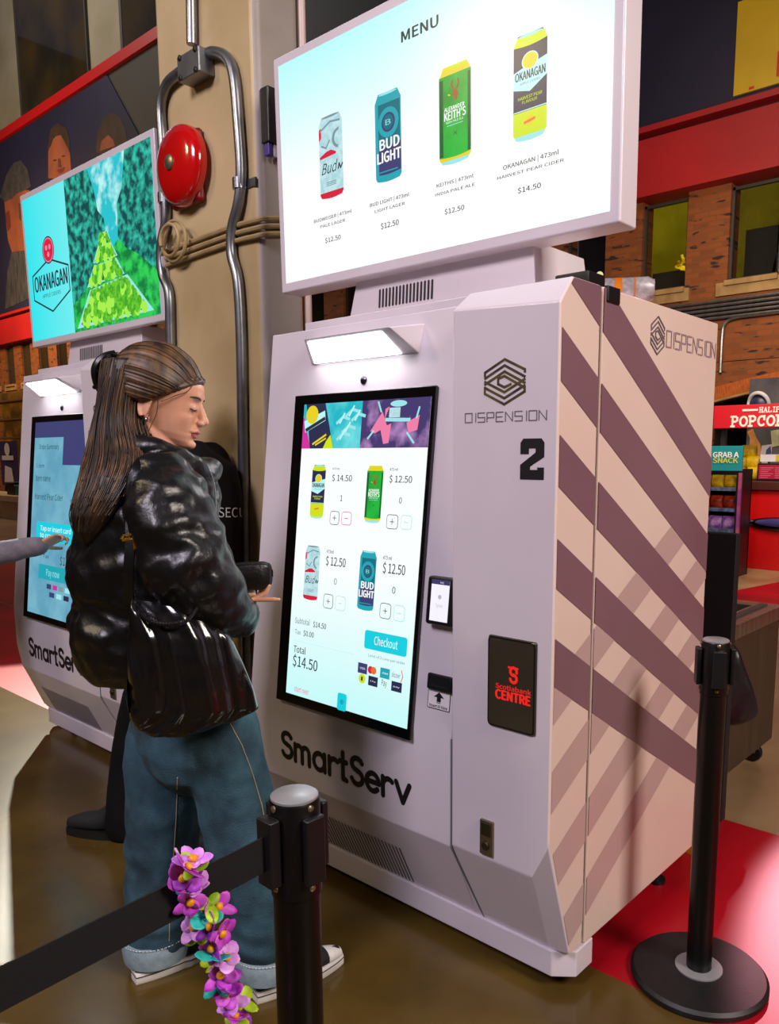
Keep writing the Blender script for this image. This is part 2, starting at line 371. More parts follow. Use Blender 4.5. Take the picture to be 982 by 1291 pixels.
def build_kiosk(off, label, main):
    ox = V(off); base = V((-W_/2, .5, 0))
    def px(p): return V(p)
    k = thing('vending_kiosk', label, 'vending machine', base, None)
    # --- cabinet behind the front, with the striped wrap on its right side
    b = MB(); b.box((-W_,.187,.113),(0,YB,ZT))
    cab = obj('cabinet', b, [m_side], k, bevel=.006)
    g = MB(); g.box((-W_+.02,.17,.13),(-.02,.19,ZT-.004)); obj('door_gap', g, m_gap, k)
    def stripes(y0, y1, poly):
        fl = Flat((0,0,0),(0,1,0),(0,0,1)); fl.lay = 1
        def band(slope, zi, zj, m, l, extra=None):
            P = [p for p in poly]
            P = clip_poly(P, slope, -1, zi)              # z <= zi + slope*y
            P = clip_poly(P, -slope, 1, -zj) if P else P # z >= zj + slope*y
            if extra and P: P = clip_poly(P, *extra)
            fl.poly(P, m, l)
        for i in range(6):
            zi = 1.931-.236*i; 
            if i < 5: band(-.6, zi-(0 if i else 0), zi-.117, 0, 3)
        for i in range(4):
            zj = .859-.224*i-.54*.172
            band(.54, zj+.108, zj, 1, 1, (-.6,-1,1.575))
        return fl
    f1 = stripes(0,0,[(.190,.117),(YB-.003,.117),(YB-.003,ZT-.003),(.190,ZT-.003)])
    f1.o = V((.0006,0,0))
    f1.mb.v = [v+V((.0006,0,0)) for v in f1.mb.v]
    obj('stripe_decal', f1.mb, [m_str, m_str2], cab)
    # --- right-hand door with a chamfered lower corner
    xL = -DW; A = (-.05,0,.368); B = (0,0,.47); C_ = (-.07,YBOT,.108); D_ = (0,.112,.122)
    vs = [(xL,0,.368),A,B,(0,0,1.745),(0,.05,ZT),(0,.176,ZT),(0,.176,.118),D_,C_,(xL,YBOT,.108),(xL,.176,.118),(xL,.176,ZT),(xL+.012,.05,ZT),(xL,.0,1.76),]
    fs = [(0,1,2,3,13),(1,0,9,8),(1,8,7,2),(2,7,6,5,4,3),(3,4,12,13),(4,5,11,12),(5,6,10,11),(6,7,8,9,10),(0,13,12,11,10,9)]
    d = MB().add(vs, fs); door = obj('service_door', d, [m_white, m_side], k)
    me = door.data
    for p in me.polygons:
        if p.normal.x > .6 and p.center.z > .3: p.material_index = 1
    md = door.modifiers.new('bevel','BEVEL'); md.width = .005; md.segments = 3; md.limit_method = 'ANGLE'; md.angle_limit = .3
    for p in me.polygons: p.use_smooth = True
    door.modifiers.new('wn','WEIGHTED_NORMAL')
    f2 = stripes(0,0,[(.0075,.475),(.113,.128),(.174,.128),(.174,ZT-.003),(.053,ZT-.003),(.0075,1.745)])
    f2.mb.v = [v+V((.0006,0,0)) for v in f2.mb.v]
    obj('stripe_decal', f2.mb, [m_str, m_str2], door)
    fd = Flat((0,-.0004,0),(1,0,0),(0,0,1))
    hexlogo(fd, *fd.q(611.1,511), *fd.q(662,450.5), 0); techtext(fd,'DISPENSION',*fd.q(586.5,533),*fd.q(689.5,517),1,lw=.11)
    if main:
        x0,z0 = fd.q(655.5,604.5); x1,z1 = fd.q(686.5,552.5); w,h = x1-x0,z1-z0
        T = [(0,0),(1,0),(1,.3),(.72,.3),(.72,.24),(.42,.24),(.42,.32),(1,.55),(1,.9),(.88,1),(.12,1),(0,.9),(0,.62),(.36,.62),(.36,.76),(.64,.76),(.64,.66),(0,.36)]
        fd.poly([(x0+a*w,z0+c*h) for a,c in T], 2)
    obj('door_lettering', fd.mb, [m_logo2, m_logo, m_ink], door)
    # pick-up window
    x0,z0 = fd.q(617,911); x1,z1 = fd.q(676,812)
    b = MB(); b.box((x0-.004,-.006,z0-.004),(x1+.004,.01,z1+.004)); win = obj('collection_window', b, m_smoke, k, bevel=.006, seg=3)
    fw = Flat((0,-.0065,0),(1,0,0),(0,0,1))
    fw.frame(x0-.002,z0-.002,x1+.002,z1+.002,.012,.004,1,2)
    fw.text('Scotiabank',*fw.q(625,866.5),*fw.q(669.5,871),0,3,off=.02); fw.text('CENTRE',*fw.q(625,879.5),*fw.q(668.5,878.5),0,3,off=.045)
    a0,c0 = fw.q(642,860); a1,c1 = fw.q(653,842.5); w,h = a1-a0,c1-c0
    fw.line([(a0+p[0]*w,c0+p[1]*h) for p in arcp(.5,.72,.38,.25,-10,270,8)+arcp(.5,.27,.38,.25,90,-170,8)], w*.3, 0, 3, round_=True); fw.line([(a0-.1*w,c0+.95*h),(a0+1.0*w,c0+.95*h)],w*.2,0,3)
    obj('window_lettering', fw.mb, [e_red, m_blackpl, m_smoke], win)
    # lock
    x0,z0 = fd.q(606.5,1074); x1,z1 = fd.q(623,1037)
    b = MB(); b.box((x0,-.008,z0),(x1,.005,z1)); lk = obj('door_lock', b, mat('lock_brass','#8b8064',.3,.85), k, bevel=.002)
    b = MB(); b.box((x0+.006,-.011,z0+.055),(x1-.006,-.005,z1-.006)); b.lathe([(.011,0),(.011,.006),(.006,.007)],((x0+x1)/2,-.008,z0+.028),(1,0,0),(0,0,1),(0,-1,0),16)
    obj('lock_cylinder', b, mat('dark_brass','#4e4731',.35,.8), lk, bevel=.001)
    # --- leaning screen panel
    xl, xr = -W_, -DW-.0005; zt = 1.799
    prof = [(0,.36),(0,.663),(py(zt),zt),(.178,zt),(.178,.118),(YBOT,.108)]
    vs = [(xr,y,z) for y,z in prof]; n = len(prof)
    L = [(xl,y,z) for y,z in prof]; L[0] = (xl+.05,0,.36); L[5] = (xl+.075,YBOT,.108)
    vs += L+[(xl,0,.47),(xl,.112,.122)]
    a = list(range(n)); l_ = [n+i for i in range(n)]; K0 = 2*n; K1 = 2*n+1
    fs = [tuple(a),(0,1,l_[1],K0,l_[0]),(1,2,l_[2],l_[1]),(2,3,l_[3],l_[2]),(3,4,l_[4],l_[3]),(4,5,l_[5],K1,l_[4]),(5,0,l_[0],l_[5]),(l_[0],K0,K1,l_[5]),(l_[1],l_[2],l_[3],l_[4],K1,K0)]
    pan = obj('screen_panel', MB().add(vs,fs), m_white, k)
    md = pan.modifiers.new('bevel','BEVEL'); md.width = .004; md.segments = 2; md.limit_method = 'ANGLE'; md.angle_limit = .25
    for p in pan.data.polygons: p.use_smooth = True
    pan.modifiers.new('wn','WEIGHTED_NORMAL')
    b = MB(); b.box((ony(392,406,.16).x,.135,zt-.01),(xr+.01,.178,zt+.022)); obj('top_lip', b, m_white, pan, bevel=.003)
    # seam between panel and door (lower part)
    s_ = Flat((0,-.0006,0),(1,0,0),(0,0,1)); s_.line([(-DW,.663),(-DW,.362)],.006,0,1)
    p0 = V((-DW,0,.36)); p1 = V((-DW+.028,YBOT-.002,.114)); nn = V((0,-(.36-.108),-YBOT)).normalized()
    s_.mb.add([p0+V((-.003,0,0))+nn*.0012,p0+V((.003,0,0))+nn*.0012,p1+V((.003,0,0))+nn*.0012,p1+V((-.003,0,0))+nn*.0012],[(0,1,2,3)],0)
    obj('panel_seam', s_.mb, m_grey, pan)
    # wordmark and lower vents
    fp = Flat((0,-.0004,0),(1,0,0),(0,0,1)); x0,z0 = fp.q(352,951); x1,z1 = fp.q(516,978)
    cap_h = fp.q(357,922)[1]-z0
    roundtext(fp, x0+.012, z0, x1, z0+cap_h, 0); obj('wordmark', fp.mb, m_ink, pan)
    vd = V((0,YBOT,-(.36-.108))); vl = vd.length; vd.normalize()
    fv = Flat(V((0,0,.36))+nn*.001,(1,0,0),-vd)
    xr_,bt = fv.q(503.5,1069); x2,b2 = fv.q(502,1103)
    sp_v = (xr_-fv.q(409,1030)[0])/23
    for i in range(34): fv.rect(xr_-sp_v*i-.0035, b2, xr_-sp_v*i+.0015, bt, 0)
    obj('lower_vent', fv.mb, m_slot, pan)
    # light canopy
    pn = V((0,-1,SL)).normalized(); pp0 = (0,0,.663)
    bl, br = onpl(391,462,pp0,pn), onpl(528,447,pp0,pn); tl, tr = ony(383,428,.0), ony(490,412,.0); ur = onpl(536,407,pp0,pn); ul = V((bl.x-.01, py(ur.z), ur.z))
    bl, br, ul, ur = [p+V((0,.008,0)) for p in (bl,br,ul,ur)]
    tl.z = tr.z = (tl.z+tr.z)/2
    b = MB().add([bl,br,tr,tl,ul,ur],[(0,1,2,3),(3,2,5,4),(1,5,2),(0,3,4),(0,4,5,1)]); cano = obj('light_canopy', b, m_white, k, bevel=.003)
    nrm = (br-bl).cross(tl-bl).normalized(); nrm = nrm if nrm.z < 0 else -nrm
    def ins(a,c): return (bl*(1-a)+br*a)*(1-c)+(tl*(1-a)+tr*a)*c+nrm*.003
    P = [ins(.04,.13),ins(.87,.13),ins(.89,.9),ins(.04,.9)]
    obj('light_diffuser', MB().prism(P,-nrm*.002), m_lamp, cano)
    # camera eye
    c = onpl(459,479.5,pp0,pn); b = MB().lathe([(.012,0),(.012,.004),(.008,.007),(.003,.008)],c,(1,0,0),pn.cross(V((1,0,0))),pn,20); obj('camera_eye', b, mat('eye_chrome','#4a4a50',.2,.9), k, smooth=True)
    # touch screen
    o = V(pp0); fl = Flat(o+pn*.0145,(1,0,0),V((0,SL,1)))
    x0,z0 = -1.0326,(.629-.663)*math.sqrt(1+SL*SL); x1,z1 = -.443,(1.594-.663)*math.sqrt(1+SL*SL)
    W2 = V((0,SL,1)).normalized()
    P = [o+V((x,0,0))+W2*z+pn*.0 for x,z in ((x0,z0),(x1,z0),(x1,z1),(x0,z1))]
    tb = obj('touch_screen', MB().prism(P,pn*.014), m_blackgl, k, bevel=.004, seg=3)
    fl2 = Flat(o+pn*.0145+V(off)*0,(1,0,0),W2); q = fl2.q
    ax0,az1 = q(384.2,510.2); ax1,_ = q(543.7,500.4); _,az0 = q(360.3,873.5); ax0 = (ax0+q(360.3,873.5)[0])/2
    az0 = (az0+q(513.6,918.4)[1])/2; ax1 = (ax1+q(513.6,918.4)[0])/2
    ms = CM+[e_touch, e_dim, emi('splash_teal','#18b8c6',1,'#6fe0e4',9), emi('show_purple','#43366e',1,'#b98cc6',14,(.5,.72))]
    IT,ID,IS,IP = len(CM),len(CM)+1,len(CM)+2,len(CM)+3
    g = fl2
    if main:
        g.rect(ax0,az0,ax1,az1,IT,1)
        zb = (q(379.7,565.9)[1]+q(539.9,563.9)[1])/2; xs = q(456,530)[0]
        g.rect(ax0,zb,xs,az1,IS,2); g.rect(xs,zb,ax1,az1,IP,2)
        w = xs-ax0; h = az1-zb
        U = lambda a,c: (ax0+a*w, zb+c*h)
        g.poly([U(0,0),U(.16,0),U(.02,.7),U(0,.7)],CI['mag'],3)
        g.poly([U(.15,0),U(.56,0),U(.38,1),U(.04,1)],CI['navy'],3); g.poly([U(.38,0),U(.56,0),U(.50,.3),U(.43,.16)],CI['lime'],4)
        g.poly([U(.05,.36),U(.40,.62),U(.38,.84),U(.02,.62)],CI['cy'],4); g.circ(*U(.16,.76),.028,CI['yellow'],5)
        g.line([U(.07,.42),U(.38,.66)],.011,CI['ink'],6); g.line([U(.20,.10),U(.42,.30)],.006,CI['yellow'],5); g.line([U(.25,.08),U(.42,.22)],.005,CI['yellow'],5)
        for a,c in ((.6,.55),(.75,.7),(.7,.35),(.85,.6),(.62,.2)): g.line([U(a,c),U(a+.1,c+.13),U(a+.2,c+.08)],.009,CI['lteal'],5); g.line([U(a+.05,c),U(a+.12,c+.2)],.006,CI['cy'],5)
        w = ax1-xs; U = lambda a,c: (xs+a*w, zb+c*h)
        g.circ(*U(.55,.9),.032,CI['lteal'],5,ry=.009); g.rect(*U(.42,.62),*U(.58,.82),CI['silver'],5); g.line([U(.38,.58),U(.72,.56)],.01,CI['lteal'],5)
        for P in ([(.15,.35),(.32,.75),(.40,.45),(.22,.3)],[(.3,.4),(.46,.5),(.44,.1),(.36,.08)],[(.68,.5),(.86,.65),(.84,.35),(.72,.3)],[(.36,.6),(.42,.85),(.36,.8)]): g.poly([U(*p) for p in P],CI['pink'],5)
        for P in ([(.3,.75),(.25,.95)],[(.82,.6),(.85,.8)],[(.7,.3),(.8,.1)],[(.2,.35),(.12,.2)]): g.line([U(*p) for p in P],.006,CI['lteal'],6)
        can(g,g.pbox((390.5,652),(411.6,586.2)),'okanagan'); can(g,g.pbox((459,657.4),(484.4,587.3)),'keith')
        can(g,g.pbox((382,755),(404.5,689)),'bud'); can(g,g.pbox((450,768),(475.7,696)),'budlight')
        for s,lb,rt,c in (('$ 14.50',(418.8,606.1),(444.1,599.3),'ink'),('473 ml',(419.3,592.2),(428.5,589.7),'ink'),('1',(429,631.6),(432,624.5),'ink'),
            ('$ 12.50',(490.9,608),(520,600.3),'ink'),('473 ml',(491.5,593.5),(502,590.2),'ink'),('0',(503.1,634.7),(507,627.4),'dteal'),
            ('$ 12.50',(410.9,712),(436.2,704.6),'ink'),('473ml',(412,697.1),(421,693.9),'ink'),('0',(421,736.7),(425,729.6),'grey'),
            ('$ 12.50',(482.6,721.7),(511.4,713.1),'ink'),('473 ml',(483,705.2),(494.3,701.8),'ink'),('0',(494.3,748),(499,740.3),'dteal'),
            ('Subtotal',(372.2,785),(391,782),'grey'),('$14.50',(394.9,790.1),(411.4,786.9),'ink'),('Tax',(372,798.6),(379.5,794.6),'grey'),('$0.00',(382.7,801.2),(396,797.6),'ink'),
            ('Total',(370.3,821.5),(385.7,817),'ink'),('$14.50',(369.2,838.5),(400.7,833.5),'ink'),('Limit of 2 cans per order',(464.4,827.5),(510.8,835),'grey'),('start over',(371,871),(389.6,869.5),'pink')):
            g.ptext(s,lb,rt,CI[c],3,off=.008)
        for lb,rt,c,s in (((415.5,661.2),(428.4,644.8),'ink','+'),((430,661.6),(443.9,645.8),'mag','-'),((486.7,666.5),(502.5,649.2),'ink','+'),((504.5,667.4),(520,650.2),'lteal','-'),
                          ((407.3,766),(420.6,750.1),'ink','+'),((422.3,768.7),(436.2,752.7),'silver','-'),((478.3,778.8),(493.7,761.7),'ink','+'),((495.4,782.2),(511,764.4),'lteal','-')):
            a0,c0,a1,c1 = g.pbox(lb,rt); g.frame(a0,c0,a1,c1,.01,.0018,CI[c],IT,2); mx,mz = (a0+a1)/2,(c0+c1)/2
            g.rect(mx-.008,mz-.001,mx+.008,mz+.001,CI[c],4)
            if s == '+': g.rect(mx-.001,mz-.008,mx+.001,mz+.008,CI[c],4)
        a0,c0,a1,c1 = g.pbox((459,816.8),(514.2,804.5)); g.rrect(a0,c0,a1,c1,.008,CI['aqua'],2); g.text('Checkout',a0+.04,c0+.016,a1-.036,c1-.014,CI['white'],3)
        for lb,rt,c,s in (((451,847.5),(463.5,837.5),'purple','VISA'),((479,854),(491.8,844),'teal','AM'),((464,863.5),(476.6,854.5),'navy','G Pay'),((493,870.5),(507,861.5),'navy','pay')):
            a0,c0,a1,c1 = g.pbox(lb,rt); g.rect(a0,c0,a1,c1,CI[c],2); g.text(s,a0+.008,c0+.012,a1-.008,c1-.012,CI['white'],3)
        a,c = q(469,845); g.circ(a-.006,c,.011,CI['red'],2); g.circ(a+.007,c,.011,CI['orange'],3)
        a,c = q(456.5,855.5); g.circ(a,c,.014,CI['lime'],2); g.rect(a-.004,c-.006,a+.003,c+.006,CI['ink'],3)
        g.ptext('discover',(494,853),(505,849.5),CI['ink'],3); a,c = q(506,853); g.line([(a,c-.016),(a+.006,c),(a,c+.016)],.003,CI['orange'],3)
        g.ptext('Pay',(481,864),(488,858),CI['ink'],3)
        a,c = q(431,885); g.rrect(a-.02,c-.026,a+.02,c+.026,.008,CI['aqua'],2); g.circ(a,c,.008,CI['teal'],3)
        a,c = q(366,806); g.rect(ax0+.02,c-.0007,ax0+.3,c+.0007,CI['cy'],2)
    else:
        w = ax1-ax0; h = az1-az0
        U = lambda a,c: (ax0+a*w, az0+c*h)
        g.rect(ax0,az0,ax1,az1,ID,1); g.rect(*U(0,.92),*U(1,1),CI['purple'],2); g.rect(*U(.58,.78),*U(1,.92),CI['purple'],2)
        g.text('Order Summary',*U(.1,.86),*U(.5,.885),CI['ink'],3); g.text('1 item',*U(.06,.765),*U(.22,.785),CI['ink'],3)
        g.text('Item name',*U(.06,.695),*U(.36,.725),CI['ink'],3); g.text('Harvest Pear Cider',*U(.06,.60),*U(.62,.63),CI['ink'],3); g.text('473 ml',*U(.28,.58),*U(.44,.593),CI['grey'],3); g.text('$14.50',*U(.76,.58),*U(.97,.61),CI['ink'],3)
        g.rrect(*U(.12,.385),*U(.95,.485),.012,CI['aqua'],2); g.text('Tap or insert card',*U(.2,.44),*U(.8,.465),CI['white'],3); g.text('to pay',*U(.2,.405),*U(.45,.43),CI['white'],3)
        g.text('Tax',*U(.28,.30),*U(.40,.32),CI['ink'],3); g.text('$14.50',*U(.62,.28),*U(.92,.32),CI['ink'],3)
        g.rect(*U(.2,.19),*U(.98,.265),CI['teal'],2); g.text('Pay now',*U(.36,.21),*U(.62,.245),CI['lteal'],3)
        for i,c in enumerate(('purple','mag','grey','lteal')): g.rect(*U(.38+.12*i,.145),*U(.47+.12*i,.17),CI[c],2)
        for i,c in enumerate(('purple','lteal','navy')): g.rect(*U(.44+.14*i,.105),*U(.54+.14*i,.13),CI[c],2)
    obj('screen_image', g.mb, ms, tb)
    # card reader
    def pnl(u,v,h=.0): return onpl(u,v,o+pn*h,pn)
    a,c = pnl(538.5,725,.03), pnl(536,786,.03); h2 = 1.0
    zt_ = (a-o).dot(W2); zb_ = (c-o).dot(W2); xa = (a.x+c.x)/2; xb = xa+.098
    P = [o+V((x,0,0))+W2*z for x,z in ((xa,zb_),(xb,zb_),(xb,zt_),(xa,zt_))]
    rd = obj('card_reader', MB().prism(P,pn*.032), m_blackpl, k, bevel=.009, seg=3)
    fr = Flat(o+pn*.0326,(1,0,0),W2); x0_,z0_ = fr.q(541,781.5); x1_,z1_ = fr.q(567.5,733)
    fr.rect(x0_,z0_,x1_,z1_,0); fr.rect(x0_,z1_-.012,x1_,z1_,1,2); fr.text('9:41',x0_+.03,z1_-.009,x1_-.02,z1_-.004,0,3)
    fr.circ((x0_+x1_)/2,(z0_+z1_)/2+.01,.006,2,2); fr.text('Tap here',x0_+.018,(z0_+z1_)/2-.018,x1_-.018,(z0_+z1_)/2-.008,2,2)
    obj('reader_screen', fr.mb, [emi('reader_white','#f7f4ff',1), emi('reader_navy','#3b3a66',1), emi('reader_grey','#b9b6c4',1)], rd)
    # identity card slot and its sticker
    zs = (pnl(542,857)-o).dot(W2); xs = pnl(541.8,857).x
    P = [o+V((x,0,0))+W2*z+pn*.001 for x,z in ((xs,zs-.022),(xs+.085,zs-.022),(xs+.085,zs+.022),(xs,zs+.022))]
    sl = obj('card_slot', MB().prism(P,pn*.012), m_blackpl, k, bevel=.005)
    fs_ = Flat(o+pn*.0135,(1,0,0),W2); fs_.rect(xs+.014,zs-.012,xs+.075,zs-.006,0); obj('slot_mouth', fs_.mb, m_gap, sl)
    fs_ = Flat(o+pn*.0007,(1,0,0),W2); a0,c0,a1,c1 = fs_.pbox((538.5,891),(568.5,874)); fs_.frame(a0,c0,a1,c1,.003,.0022,0,1)
    mx = (a0+a1)/2; hh = c1-c0
    fs_.poly([(mx-.018,c0+hh*.62),(mx,c0+hh*.9),(mx+.018,c0+hh*.62)],0,3); fs_.rect(mx-.007,c0+hh*.40,mx+.007,c0+hh*.63,0,3); fs_.rect(mx-.007,c0+hh*.33,mx+.007,c0+hh*.37,0,3)
    fs_.text('Insert ID Here',a0+.008,c0+hh*.09,a1-.008,c0+hh*.24,0,3,off=.02); obj('slot_sticker', fs_.mb, [m_ink, mat('sticker_white','#efe9ef',.5)], pan)
    # plinth
    P = [(-W_,.23),(-W_,.15),(-W_+.06,.106),(-.05,.106),(.0015,.147),(.0015,.232),(-.1,.232)]
    b = MB().prism([(x,y,.038) for x,y in P],(0,0,.075)); pl = obj('plinth', b, m_white, k, bevel=.004)
    ft = MB()
    for x,y in ((-.08,.22),(-W_+.08,.22),(-.08,.8),(-W_+.08,.8)): ft.lathe([(.025,0),(.025,.012),(.014,.014),(.014,.12)],(x,y,0),n=14)
    for i,(x,y) in enumerate(((-.08,.22),(-W_+.08,.22),(-.08,.8),(-W_+.08,.8))):
        obj('levelling_foot', MB().lathe([(.03,0),(.03,.012),(.014,.014),(.014,.125)],(x,y,0),n=14), m_blackpl, k, smooth=True)
    # display hood on top with vents
    HY = .235
    p0_ = ony(437,398,HY); p1_ = ony(449,361,HY); xa0, xa1 = p0_.x, p1_.x; xb0 = ony(659.5,358.6,HY).x; xb1 = ony(670.7,319,HY).x
    zb0, zb1 = ZT-.006, 1.96
    r1 = xb0+.04
    P0 = [(xa0,HY,zb0),(r1,HY,zb0),(r1,.52,zb0),(xa0,.52,zb0)]
    xt0 = xa0+(zb1-zb0)*.25; xt1 = r1-(zb1-zb0)*.1
    P1 = [(xt0,HY+.01,zb1),(xt1,HY+.01,zb1),(xt1,.5,zb1),(xt0,.5,zb1)]
    hood = obj('display_hood', MB().rings([P0,P1]), m_white, k, bevel=.004)
    fh = Flat((0,HY-.0006,zb0),(1,0,0),V((0,.01,zb1-zb0)))
    x0_,z0_ = fh.q(479,366); x1_,z1_ = fh.q(545,355)
    zc_ = (fh.q(479,376)[1]+fh.q(545,365)[1])/2
    for i in range(16):
        x = x0_+(x1_-x0_)*i/15; fh.rrect(x-.004,zc_-.028,x+.004,zc_+.028,.0035,0)
    obj('hood_vent', fh.mb, m_slot, hood)
    # display
    dz0, dz1, dy0, dy1, th = 1.944, 2.663, .198, .188, (.083 if main else .032)
    Q = [(-1.216,dy0,dz0),(.032,dy0,dz0),(.032,dy1,dz1),(-1.216,dy1,dz1)]
    disp = obj('display', MB().prism(Q,(0,th,0)), m_white, k, bevel=.006)
    Wd = V((0,dy1-dy0,dz1-dz0)); fm = Flat(V((0,dy0-.0008,dz0))+ox,(1,0,0),Wd); q = fm.q
    hgt = Wd.length; X0, X1 = -1.216+.0267, .032-.0267; Z0, Z1 = .0288, hgt-.0288
    if main:
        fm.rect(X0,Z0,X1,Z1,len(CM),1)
        fm.ptext('MENU',(506.4,53.8),(552.4,18.5),CI['ink'],3,off=.03)
        can(fm,fm.pbox((404.6,254),(430.8,138.4)),'bud'); can(fm,fm.pbox((474.5,233.5),(505,108.2)),'budlight'); can(fm,fm.pbox((554.4,210),(593.8,72.2)),'keith'); can(fm,fm.pbox((647,180.5),(690.5,31.5)),'okanagan')
        for s,lb,rt in (('BUDWEISER | 473ml',(396.2,281.6),(443.2,263.8)),('PALE LAGER',(404.3,288),(435.2,275.5)),('$12.50',(410.3,306.4),(429.5,295.7)),('BUD LIGHT | 473ml',(466.8,261.4),(515.8,242.6)),('LIGHT LAGER',(472.8,268.8),(510.4,254.4)),('$12.50',(480.5,289),(502.7,276.5)),
            ('KEITHS | 473ml',(550.8,236.9),(596.8,219)),('INDIA PALE ALE',(549,248),(598.8,230.2)),('$12.50',(560.8,270.5),(585.4,258)),('OKANAGAN | 473ml',(634.5,214.5),(704.5,188.5)),('HARVEST PEAR CIDER',(627,227),(711,199.5)),('$14.50',(653,244),(682,230))):
            fm.ptext(s,lb,rt,CI['ink'],3,off=.012)
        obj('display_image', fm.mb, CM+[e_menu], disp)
    else:
        w = X1-X0; h = Z1-Z0; U = lambda a,c: (X0+a*w, Z0+c*h)
        xm = .375
        mm = CM+[gradient_screen('logo_screen_light','#2fe6ee','#9ff7f2',0,.0,.9), emi('orchard_leaves','#0a4a4a',1,'#35c9b0',26,(.42,.66),8), emi('orchard_sky','#27c3cf',1,'#bff5f2',9,(.5,.62)), emi('orchard_grass','#0b7d3c',1,'#2ed158',22), emi('apple_green','#6fd02a',1,'#3fa52a',60), emi('apple_light','#a8f050',1)]
        n0 = len(CM)
        fm.rect(*U(0,0),*U(xm,1),n0,1); fm.rect(*U(xm,0),*U(1,1),n0+2,1)
        fm.poly([U(xm,0),U(1,0),U(1,.55),U(.74,.5),U(.66,.42),U(xm,.5)],n0+3,2)
        random.seed(3)
        def blob(P): fm.poly([U(*p) for p in P],n0+1,3)
        blob([(xm,.18),(xm,1),(.56,1),(.60,.86),(.62,.72),(.66,.66),(.67,.5),(.62,.42),(.56,.36),(.48,.25)])
        blob([(1,.25),(1,1),(.83,1),(.80,.8),(.76,.72),(.75,.52),(.80,.44),(.88,.38)])
        def crate(P, n, l):
            fm.poly([U(*p) for p in P],CI['lteal'],l)
            c = (sum(p[0] for p in P)/4, sum(p[1] for p in P)/4); I = [(c[0]+(p[0]-c[0])*.88, c[1]+(p[1]-c[1])*.84) for p in P]
            fm.poly([U(*p) for p in I],CI['dgreen'],l+1)
            for i in range(n):
                for j in range(n):
                    a = (i+.5+random.uniform(-.3,.3))/n; b_ = (j+.5+random.uniform(-.3,.3))/n
                    p = [(I[0][t]*(1-a)+I[1][t]*a)*(1-b_)+(I[3][t]*(1-a)+I[2][t]*a)*b_ for t in (0,1)]
                    fm.circ(*U(*p), .034*9/n*(1-.3*b_)*(I[1][0]-I[0][0])/.5, n0+4 if random.random() < .6 else n0+5, l+2+(i+j)%3, n=9)
        crate([(.60,.50),(.70,.50),(.68,.58),(.62,.58)],4,4); crate([(.56,.41),(.74,.41),(.70,.5),(.60,.5)],5,5); crate([(.50,.27),(.78,.29),(.73,.40),(.56,.39)],7,6); crate([(.40,.02),(.96,.03),(.80,.28),(.52,.25)],12,8)
        # cider badge
        a,c = .2,.36
        B = [(-.16,.08),(-.02,.14),(.02,.14),(.16,.08),(.16,-.06),(.0,-.15),(-.16,-.06)]
        fm.line([U(a+p[0],c+p[1]*1.2) for p in B],.008,CI['ink'],3,closed=True)
        fm.text('OKANAGAN',*U(a-.145,c-.02),*U(a+.145,c+.085),CI['ink'],4,off=.02); fm.text('APPLE CIDERS',*U(a-.08,c-.075),*U(a+.08,c-.05),CI['ink'],4)
        ca = U(a,c+.24); fm.circ(*ca,.062,CI['ink'],3); fm.circ(*ca,.056,CI['pink'],4); fm.circ(*ca,.050,CI['red'],5)
        for dx,dz in ((-.018,.012),(.018,.012),(0,-.02)): fm.circ(ca[0]+dx,ca[1]+dz,.012,CI['pink'],6)
        fm.mb.v = [v-ox for v in fm.mb.v]
        obj('display_image', fm.mb, mm, disp)
    # logo on the side wall and door-hinge cap
    fs2 = Flat((.0011,0,0),(0,1,0),(0,0,1)); hexlogo(fs2,*fs2.q(820,445),*fs2.q(838.5,401.5),0,lw=.06); techtext(fs2,'DISPENSION',*fs2.q(840,437),*fs2.q(902.5,433.5),1,lw=.09)
    obj('side_lettering', fs2.mb, [m_logo, mat('logo_faint','#a08890',.4)], cab)
    b = MB(); b.box((-.10,.13,ZT),(-.008,.21,ZT+.028)); b.box((-.04,.20,ZT-.035),(.006,.262,ZT+.004)); obj('hinge_cap', b, m_blackpl, k, bevel=.004)
    k.location = base+ox
    return k
k2 = build_kiosk((0,0,0), 'white vending kiosk with big black 2 and striped side, drinks menu on its display', True)
k1 = build_kiosk(OFF, 'white vending kiosk on the left whose display shows an orchard with apple crates', False)
# ================================================================ the place
m_conc = mat('concrete_polished','#5f4b20',.2,0,'#443413',2.2,spec=.5,detail=8,bump=.02,bscale=9)
m_conc2 = mat('concrete_tan','#a58a68',.35,0,'#86694a',1.6,detail=8)
m_redf = mat('red_painted_floor','#b00a1c',.35,0,'#8a0616',1.3,detail=6)
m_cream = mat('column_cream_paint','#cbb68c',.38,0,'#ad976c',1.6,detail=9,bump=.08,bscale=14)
m_grey_side = mat('column_grey_face','#a39a94',.5,0,'#8c837c',2,detail=8,bump=.06,bscale=12)  # greyer tone, used on the column's right face only
fl = MB(); fl.keep = True
def strip(y0,y1,m,x0=-45,x1=14): fl.add([(x0,y0,0),(x1,y0,0),(x1,y1,0),(x0,y1,0)],[(0,1,2,3)],m)
strip(-8,.262,0); strip(.262,1.40,1); strip(1.40,14,2)
floor = struct('floor', fl, [m_conc,m_redf,m_conc2])
def carpet(P, name='trim_1'):
    b = MB(); b.prism([(x,y,.002) for x,y in P],(0,0,.003)); return struct(name, b, m_redf)
carpet([(-2.25,5.3),(6,5.3),(6,8.0),(-1.78,8.0)])
carpet([(-30,1.42),(-5.2,1.42),(-6.5,3.4),(-30,3.4)],'trim_2')
